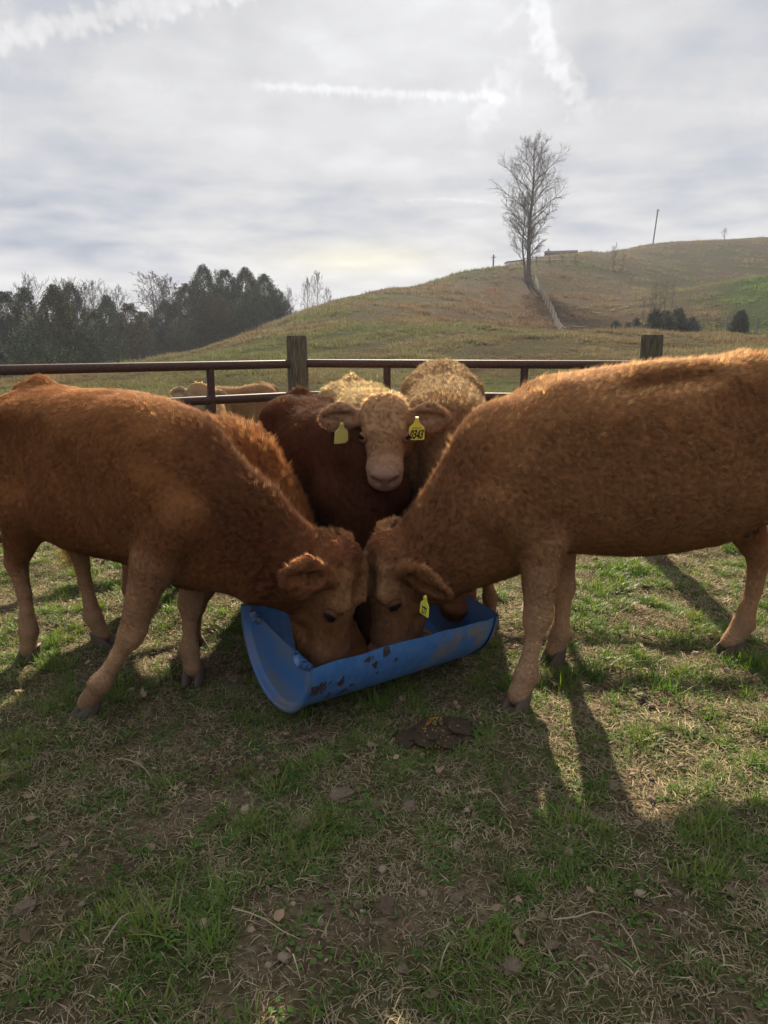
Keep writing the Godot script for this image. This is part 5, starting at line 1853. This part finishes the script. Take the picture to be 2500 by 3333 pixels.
	# the two bung fittings that the saw went through
	for zz in [0.195, -0.19]:
		var st := SurfaceTool.new()
		st.begin(Mesh.PRIMITIVE_TRIANGLES)
		st.set_smooth_group(0)
		var prof := [[0.024, -0.01], [0.024, 0.02], [0.031, 0.022], [0.031, 0.012], [0.043, 0.01], [0.046, 0.0], [0.047, -0.012]]
		for k in prof.size() - 1:
			for s in 20:
				var q := []
				for c in [[k, s], [k, s + 1], [k + 1, s], [k + 1, s + 1]]:
					var an := PI * float(c[1]) / 20.0
					q.append(Vector3(0.012 - prof[c[0]][1], -sin(an) * prof[c[0]][0] + 0.001, zz + cos(an) * prof[c[0]][0]))
				for i in [0, 2, 1, 1, 2, 3]:
					st.set_uv(Vector2(0.5 + q[i].y, 0.6 + q[i].z * 0.2))
					st.add_vertex(q[i])
		st.index()
		st.generate_normals()
		part(t, "bung", st.commit(), blue)
	var feed := Bag.new()
	var r := RandomNumberGenerator.new()
	r.seed = 4
	for k in 1500:
		var an := r.randf_range(0.36, 0.64) * PI
		var x := r.randf_range(0.04, 0.84)
		var s := r.randf_range(0.003, 0.006)
		var b := Basis.from_euler(Vector3(r.randf() * 6, r.randf() * 6, 0))
		feed.put(b.x * s * 1.6, b.y * s, b.z * s, Vector3(x, -sin(an) * 0.272 + r.randf() * 0.012, cos(an) * 0.272), 0.4, 0.24 * r.randf_range(0.7, 1.1), 0.05)
	var g := SphereMesh.new()
	g.radius = 1.0
	g.height = 2.0
	g.radial_segments = 6
	g.rings = 3
	scatter(t, "feed_grain", feed, g, mat(Color(1, 1, 1), 0.7, true))
# ---------- pasture ----------
func blade_mesh(sd: int, count: int, spread: float, lean: float, width: float, curl: float, h0: float, h1: float) -> ArrayMesh:
	var r := RandomNumberGenerator.new()
	r.seed = sd
	var v := PackedVector3Array()
	var n := PackedVector3Array()
	var idx := PackedInt32Array()
	for i in count:
		var root := Vector3(r.randfn(0, spread), -0.01, r.randfn(0, spread))
		var an := r.randf() * TAU
		var d := Vector3(cos(an), 0, sin(an))
		d = (d + root * 8.0).normalized()
		var h := r.randf_range(h0, h1)
		var tilt := absf(r.randfn(lean, 0.3))
		var bend := r.randf_range(0.3, 1.3) * curl
		var at := root
		var side := d.cross(Vector3.UP).rotated(Vector3.UP, r.randf_range(-0.5, 0.5)) * width * r.randf_range(0.6, 1.3)
		var segs := 3
		var b := v.size()
		for s in segs + 1:
			var f := float(s) / segs
			var th := tilt + bend * f
			var dirv := Vector3(d.x * sin(th), cos(th), d.z * sin(th))
			if s == 0 and dirv.cross(side).y < 0: side = -side
			var wd := side * (1.0 - pow(f, 1.6)) * 0.5 + side * 0.03
			var nn := dirv.cross(side).normalized()
			v.append(at - wd)
			v.append(at + wd)
			n.append(nn)
			n.append(nn)
			at += dirv * h / segs
			if at.y < 0.0: at.y = 0.004
			if s:
				var q := b + s * 2
				idx.append_array([q - 2, q - 1, q, q - 1, q + 1, q])
	return arrays_mesh(v, n, PackedColorArray(), idx)

func clover_mesh(sd: int) -> ArrayMesh:
	# a little rosette of oval leaves on short stalks
	var r := RandomNumberGenerator.new()
	r.seed = sd
	var v := PackedVector3Array()
	var idx := PackedInt32Array()
	for i in 9:
		var an := r.randf() * TAU
		var d := Vector3(cos(an), r.randf_range(0.15, 0.8), sin(an)).normalized()
		var side := d.cross(Vector3.UP).normalized()
		var c := d * r.randf_range(0.012, 0.032)
		var l := r.randf_range(0.010, 0.019)
		var w := l * r.randf_range(0.36, 0.55)
		var dip := Vector3(0, -l * 0.25, 0)
		var b := v.size()
		var flat := Vector3(d.x, d.y * 0.3, d.z).normalized()
		v.append_array([c, c + flat * l * 0.5 + side * w + dip * 0.4, c + flat * l * 0.5 - side * w + dip * 0.4, c + flat * l * 0.95 + dip])
		idx.append_array([b, b + 1, b + 2, b + 1, b + 3, b + 2])
	var st := SurfaceTool.new()
	st.begin(Mesh.PRIMITIVE_TRIANGLES)
	for i in idx: st.add_vertex(v[i])
	st.generate_normals()
	return st.commit()

func sow(bag: Bag, r: RandomNumberGenerator, x: float, z: float, s: float, c: Vector3) -> void:
	var y := ground_y(x, z)
	var an := r.randf() * TAU
	var ca := cos(an) * s
	var sa := sin(an) * s
	var tall := s * r.randf_range(0.8, 1.25)
	bag.put(Vector3(ca, 0, -sa), Vector3(r.randfn(0, 0.12) * tall, tall, r.randfn(0, 0.12) * tall), Vector3(sa, 0, ca), Vector3(x, y, z), c.x, c.y, c.z)

func pasture() -> void:
	var leaf := mat(Color(1, 1, 1), 0.5, true)
	leaf.metallic_specular = 0.3
	leaf.backlight_enabled = true
	leaf.backlight = Color(0.85, 0.9, 0.6)
	var straw := mat(Color(1, 1, 1), 0.7, true)
	straw.backlight_enabled = true
	straw.backlight = Color(0.8, 0.8, 0.8)
	straw.metallic_specular = 0.1
	var dull := leaf.duplicate()
	dull.roughness = 0.85
	dull.metallic_specular = 0.08
	var r := RandomNumberGenerator.new()
	r.seed = 99
	var green := [Bag.new(), Bag.new()]
	var dry := [Bag.new(), Bag.new()]
	var weeds := Bag.new()
	var mat_ := Bag.new()
	# even over the wedge that the photo shows and a margin either side
	for k in 230000:
		var z := -sqrt(r.randf_range(0.5, 62.0))
		var x := r.randf_range(-1.0, 1.0) * (absf(z) * 0.75 + 0.5)
		var n1 := patch.get_noise_2d(x * 2.4 + 20.0, z * 2.4)
		var n2 := patch.get_noise_2d(x * 7.0, z * 7.0 + 60.0)
		var bare := near_bare(x, z)
		var pick := r.randf()
		var back := smoothstep(2.3, 3.6, -z)
		if pick < 0.28 + 0.27 * back:
			if r.randf() > (1.0 - bare * 0.88) * clampf(0.45 + n1 * 1.6 + n2 * 1.8, 0.03, 1.0): continue
			var sh := r.randf_range(0.65, 1.35)
			var yl := clampf(0.3 + n2 * 0.8 + r.randfn(0, 0.18), 0.0, 1.0)
			var c := Vector3(0.065, 0.15, 0.024).lerp(Vector3(0.18, 0.21, 0.05), yl) * sh
			sow(green[k % 2], r, x, z, r.randf_range(0.6, 1.1) * (0.85 + 0.7 * maxf(0.0, n1 + n2)), c)
		elif pick < 0.62 + 0.1 * back:
			if r.randf() < bare * 0.55: continue
			var sh := r.randf_range(0.5, 1.15)
			var c := Vector3(0.48, 0.4, 0.26).lerp(Vector3(0.3, 0.24, 0.15), r.randf()) * sh
			sow(dry[k % 2], r, x, z, r.randf_range(0.5, 1.1), c)
		elif pick < 0.74:
			if r.randf() > 0.5 + n2 * 1.6 + 0.2 * bare: continue
			var sh := r.randf_range(0.7, 1.3)
			sow(weeds, r, x, z, r.randf_range(0.55, 1.15), Vector3(0.085, 0.15, 0.04) * sh)
		else:
			var sh := r.randf_range(0.4, 1.1)
			sow(mat_, r, x, z, r.randf_range(0.5, 1.1), Vector3(0.4, 0.33, 0.21).lerp(Vector3(0.15, 0.15, 0.07), r.randf()) * sh)
	for k in 2:
		var a := scatter(self, numbered("grass"), green[k], blade_mesh(5 + k, 13, 0.014, 0.5, 0.0042, 0.9, 0.025, 0.075), leaf)
		a.set_meta("label", "short green grass blades in the trodden pasture" if k == 0 else "green grass tufts scattered among dry stalks")
		a.set_meta("category", "grass")
		var b := scatter(self, numbered("dry_grass"), dry[k], blade_mesh(15 + k, 7, 0.022, 1.15, 0.0032, 1.2, 0.03, 0.095), straw)
		b.set_meta("label", "pale dry grass stalks lying over the pasture" if k == 0 else "bleached straw stalks bent over the soil")
		b.set_meta("category", "dry grass")
	var w := scatter(self, "clover", weeds, clover_mesh(8), dull)
	w.set_meta("label", "small round clover leaves between the grass")
	w.set_meta("category", "clover")
	var tm := scatter(self, "thatch", mat_, blade_mesh(25, 9, 0.024, 1.45, 0.003, 0.35, 0.012, 0.045), straw)
	tm.set_meta("label", "flat mat of dead grass bits on the soil")
	tm.set_meta("category", "thatch")
	# beyond: the field and the hill
	var tuss := [Bag.new(), Bag.new()]
	for k in 220000:
		var d := exp(lerpf(log(6.5), log(215.0), r.randf()))
		var az := r.randf_range(-0.66, 0.66)
		var x := sin(az) * d
		var z := -cos(az) * d
		var n := bump.get_noise_2d(x * 0.22, z * 0.22) + 0.5 * bump.get_noise_2d(x * 0.7 + 9.0, z * 0.7)
		if r.randf() > 0.95 + n * 0.9: continue
		var tall := clampf(rough.get_noise_2d(x * 0.8 + 40.0, z * 0.8) * 1.6 + 0.6, 0.25, 1.4)
		var c := far_tint(x, z) * r.randf_range(0.9, 1.6)
		var s := clampf(d * 0.0075, 0.06, 0.42) * tall * r.randf_range(0.7, 1.2)
		sow(tuss[k % 2], r, x, z, s / 0.075, c)
	for k in 2:
		var a := scatter(self, numbered("hill_grass"), tuss[k], blade_mesh(35 + k, 9, 0.034, 0.45, 0.011, 0.8, 0.03, 0.085), straw)
		a.set_meta("label", "tan dead grass over the field and the hillside" if k == 0 else "russet and olive grass tufts on the hillside")
		a.set_meta("category", "grass")
	print("pasture ", green[0].n + green[1].n, " ", dry[0].n + dry[1].n, " ", weeds.n, " ", mat_.n, " hill ", tuss[0].n + tuss[1].n, " t ", Time.get_ticks_msec())

# ---------- clods, dung, stalks on the ground ----------
func lump_mesh(sd: int, squash: float, amp := 0.35) -> ArrayMesh:
	var n := noise_of(sd, 0.9, 4)
	var v := PackedVector3Array()
	var nn := PackedVector3Array()
	var idx := PackedInt32Array()
	var rings := 14
	var seg := 20
	for i in rings + 1:
		for s in seg:
			var th := PI * i / rings
			var ph := TAU * s / seg
			var p := Vector3(sin(th) * cos(ph), cos(th), sin(th) * sin(ph))
			var d := 1.0 + n.get_noise_3dv(p * 1.6) * amp * 1.6 + n.get_noise_3dv(p * 5.0) * amp * 0.5
			p *= d
			p.y *= squash
			v.append(p)
	for i in rings:
		for s in seg:
			var a := i * seg + s
			var b := i * seg + (s + 1) % seg
			idx.append_array([a, b, a + seg, b, b + seg, a + seg])
	var st := SurfaceTool.new()
	st.begin(Mesh.PRIMITIVE_TRIANGLES)
	st.set_smooth_group(0)
	for i in idx: st.add_vertex(v[i])
	st.index()
	st.generate_normals()
	return st.commit()

func litter() -> void:
	var clay := mat(Color(0.26, 0.205, 0.15), 0.95)
	var soil := mat(Color(0.16, 0.122, 0.085), 0.95)
	var crumb := NoiseTexture2D.new()
	crumb.width = 256
	crumb.height = 256
	crumb.seamless = true
	crumb.noise = noise_of(91, 0.05, 5)
	for m in [clay, soil]:
		var cr := Gradient.new()
		cr.set_color(0, Color(0.55, 0.52, 0.5))
		cr.set_color(1, Color(1, 1, 1))
		var tx := NoiseTexture2D.new()
		tx.width = 256
		tx.height = 256
		tx.seamless = true
		tx.noise = noise_of(92, 0.04, 5)
		tx.color_ramp = cr
		m.albedo_texture = tx
		m.uv1_triplanar = true
		m.uv1_scale = Vector3(0.9, 0.9, 0.9)
		m.heightmap_enabled = true
		m.heightmap_texture = crumb
		m.heightmap_scale = 0.12
	var meshes := []
	for k in 5: meshes.append(lump_mesh(100 + k, 0.5, 0.42))
	# [x, z, radius, mesh, soil?, label]
	var list: Array = CLODS
	for i in list.size():
		var c: Array = list[i]
		var y := ground_y(c[0], c[1])
		var b := Basis.from_euler(Vector3(0.3 * sin(i * 3.0), i * 1.9, 0.2 * cos(i * 2.0))).scaled(Vector3.ONE * float(c[2]))
		one("dirt_clod", c[5], "clod", meshes[c[3]], soil if c[4] else clay, Transform3D(b, Vector3(c[0], y + float(c[2]) * 0.12, c[1])), "clods of soil on the pasture")
	# dung with spilled grain before the trough
	var dx := 0.19
	var dz := -2.30
	var dung := thing("dung_pile", "dark cow dung lying in the grass before the trough, yellow grain on it", "dung", Vector3(dx, ground_y(dx, dz), dz))
	var dm := mat(Color(0.045, 0.032, 0.021), 0.8)
	dm.heightmap_enabled = true
	dm.heightmap_texture = crumb
	dm.uv1_triplanar = true
	dm.uv1_scale = Vector3(1, 1, 1)
	dm.heightmap_scale = 0.2
	for k in 4:
		part(dung, "lump", meshes[k], dm, Transform3D(Basis.from_euler(Vector3(0, k * 2.0, 0)).scaled(Vector3([0.075, 0.06, 0.05, 0.06][k], [0.055, 0.06, 0.035, 0.04][k], [0.07, 0.05, 0.05, 0.04][k])), [Vector3(-0.02, 0.015, 0), Vector3(0.075, 0.02, -0.03), Vector3(-0.11, 0.008, 0.02), Vector3(0.03, 0.01, 0.05)][k]))
	var r := RandomNumberGenerator.new()
	r.seed = 21
	var g := SphereMesh.new()
	g.radius = 1.0
	g.height = 2.0
	g.radial_segments = 6
	g.rings = 3
	var bag := Bag.new()
	for k in 120:
		var x := dx - 0.03 + r.randfn(0, 0.05)
		var z := dz + 0.02 + r.randfn(0, 0.05)
		if k > 90:
			x = -0.5 + r.randf() * 0.9
			z = -2.35 + r.randfn(0, 0.09)
		var s := r.randf_range(0.0018, 0.0032)
		var b := Basis.from_euler(Vector3(r.randf() * 6, r.randf() * 6, 0))
		var off := Vector2(x - dx, z - dz)
		var h := 0.055 * exp(-off.length_squared() / 0.006)
		bag.put(b.x * s * 1.5, b.y * s, b.z * s, Vector3(x, ground_y(x, z) + h + 0.012, z), 0.28, 0.15 * r.randf_range(0.7, 1.2), 0.03)
	var sg := scatter(self, "spilled_grain", bag, g, mat(Color(1, 1, 1), 0.6, true))
	sg.set_meta("label", "yellow grain spilled on the dung and the grass before the trough")
	sg.set_meta("category", "grain")
	# dead leaves and crumbs of soil
	var leaves := Bag.new()
	var crumbs := Bag.new()
	for k in 4200:
		var z := -sqrt(r.randf_range(0.7, 30.0))
		var x := r.randf_range(-1.0, 1.0) * (absf(z) * 0.75 + 0.4)
		var y := ground_y(x, z)
		var b := Basis.from_euler(Vector3(r.randfn(0, 0.35), r.randf() * TAU, r.randfn(0, 0.35)))
		if k % 6 == 0 and r.randf() < 0.4 + patch.get_noise_2d(x * 1.7 + 5.0, z * 1.7) * 2.0:
			var s := r.randf_range(0.006, 0.024)
			var t := r.randf_range(0.4, 1.1)
			leaves.put(b.x * s, b.y * s, b.z * s * 0.6, Vector3(x, y + 0.016, z), 0.3 * t, 0.21 * t, 0.14 * t)
		elif r.randf() < 0.25 + near_bare(x, z) * 0.75:
			var s := 0.004 + 0.012 * pow(r.randf(), 3.0)
			var t := r.randf_range(0.5, 1.4)
			crumbs.put(b.x * s, b.y * s, b.z * s, Vector3(x, y + s * 0.5, z), 0.2 * t, 0.155 * t, 0.11 * t)
	var plate := SurfaceTool.new()
	plate.begin(Mesh.PRIMITIVE_TRIANGLES)
	var rim := [Vector3(-1, 0.1, 0), Vector3(-0.5, -0.12, 0.75), Vector3(0.1, 0.15, 0.95), Vector3(0.6, -0.05, 0.6), Vector3(1.1, 0.35, 0.0), Vector3(0.5, -0.1, -0.7), Vector3(-0.1, 0.2, -0.9), Vector3(-0.6, 0.0, -0.6)]
	for k in 8:
		plate.add_vertex(Vector3(0, -0.15, 0))
		plate.add_vertex(rim[k])
		plate.add_vertex(rim[(k + 1) % 8])
	plate.generate_normals()
	var lm := mat(Color(1, 1, 1), 0.85, true)
	lm.backlight_enabled = true
	lm.backlight = Color(0.5, 0.5, 0.5)
	var ls := scatter(self, "dead_leaves", leaves, plate.commit(), lm)
	ls.set_meta("label", "small brown dead leaves strewn over the near grass")
	ls.set_meta("category", "leaves")
	var cs := scatter(self, "soil_crumbs", crumbs, meshes[0], mat(Color(1, 1, 1), 0.95, true))
	cs.set_meta("label", "small crumbs of soil between the grass")
	cs.set_meta("category", "soil")
	# single long stalks
	var pale := mat(Color(0.3, 0.25, 0.155), 0.8)
	for i in STALKS.size():
		var s: Array = STALKS[i]
		var tb := Tubes.new()
		var pts := []
		for k in 5:
			var f := k / 4.0
			var x: float = lerpf(s[0], s[2], f) + s[4] * sin(f * PI)
			var z: float = lerpf(s[1], s[3], f)
			pts.append(Vector3(x, ground_y(x, z) + 0.022 + 0.02 * sin(f * PI), z))
		var o: Vector3 = pts[0]
		for k in 5: pts[k] -= o
		tb.run(pts, [0.0019, 0.0019, 0.0017, 0.0014, 0.0008], 5, true)
		one("dry_stalk", s[5], "stalk", tb.mesh(self), pale, Transform3D(Basis(), o), "long dry stalks on the near grass")
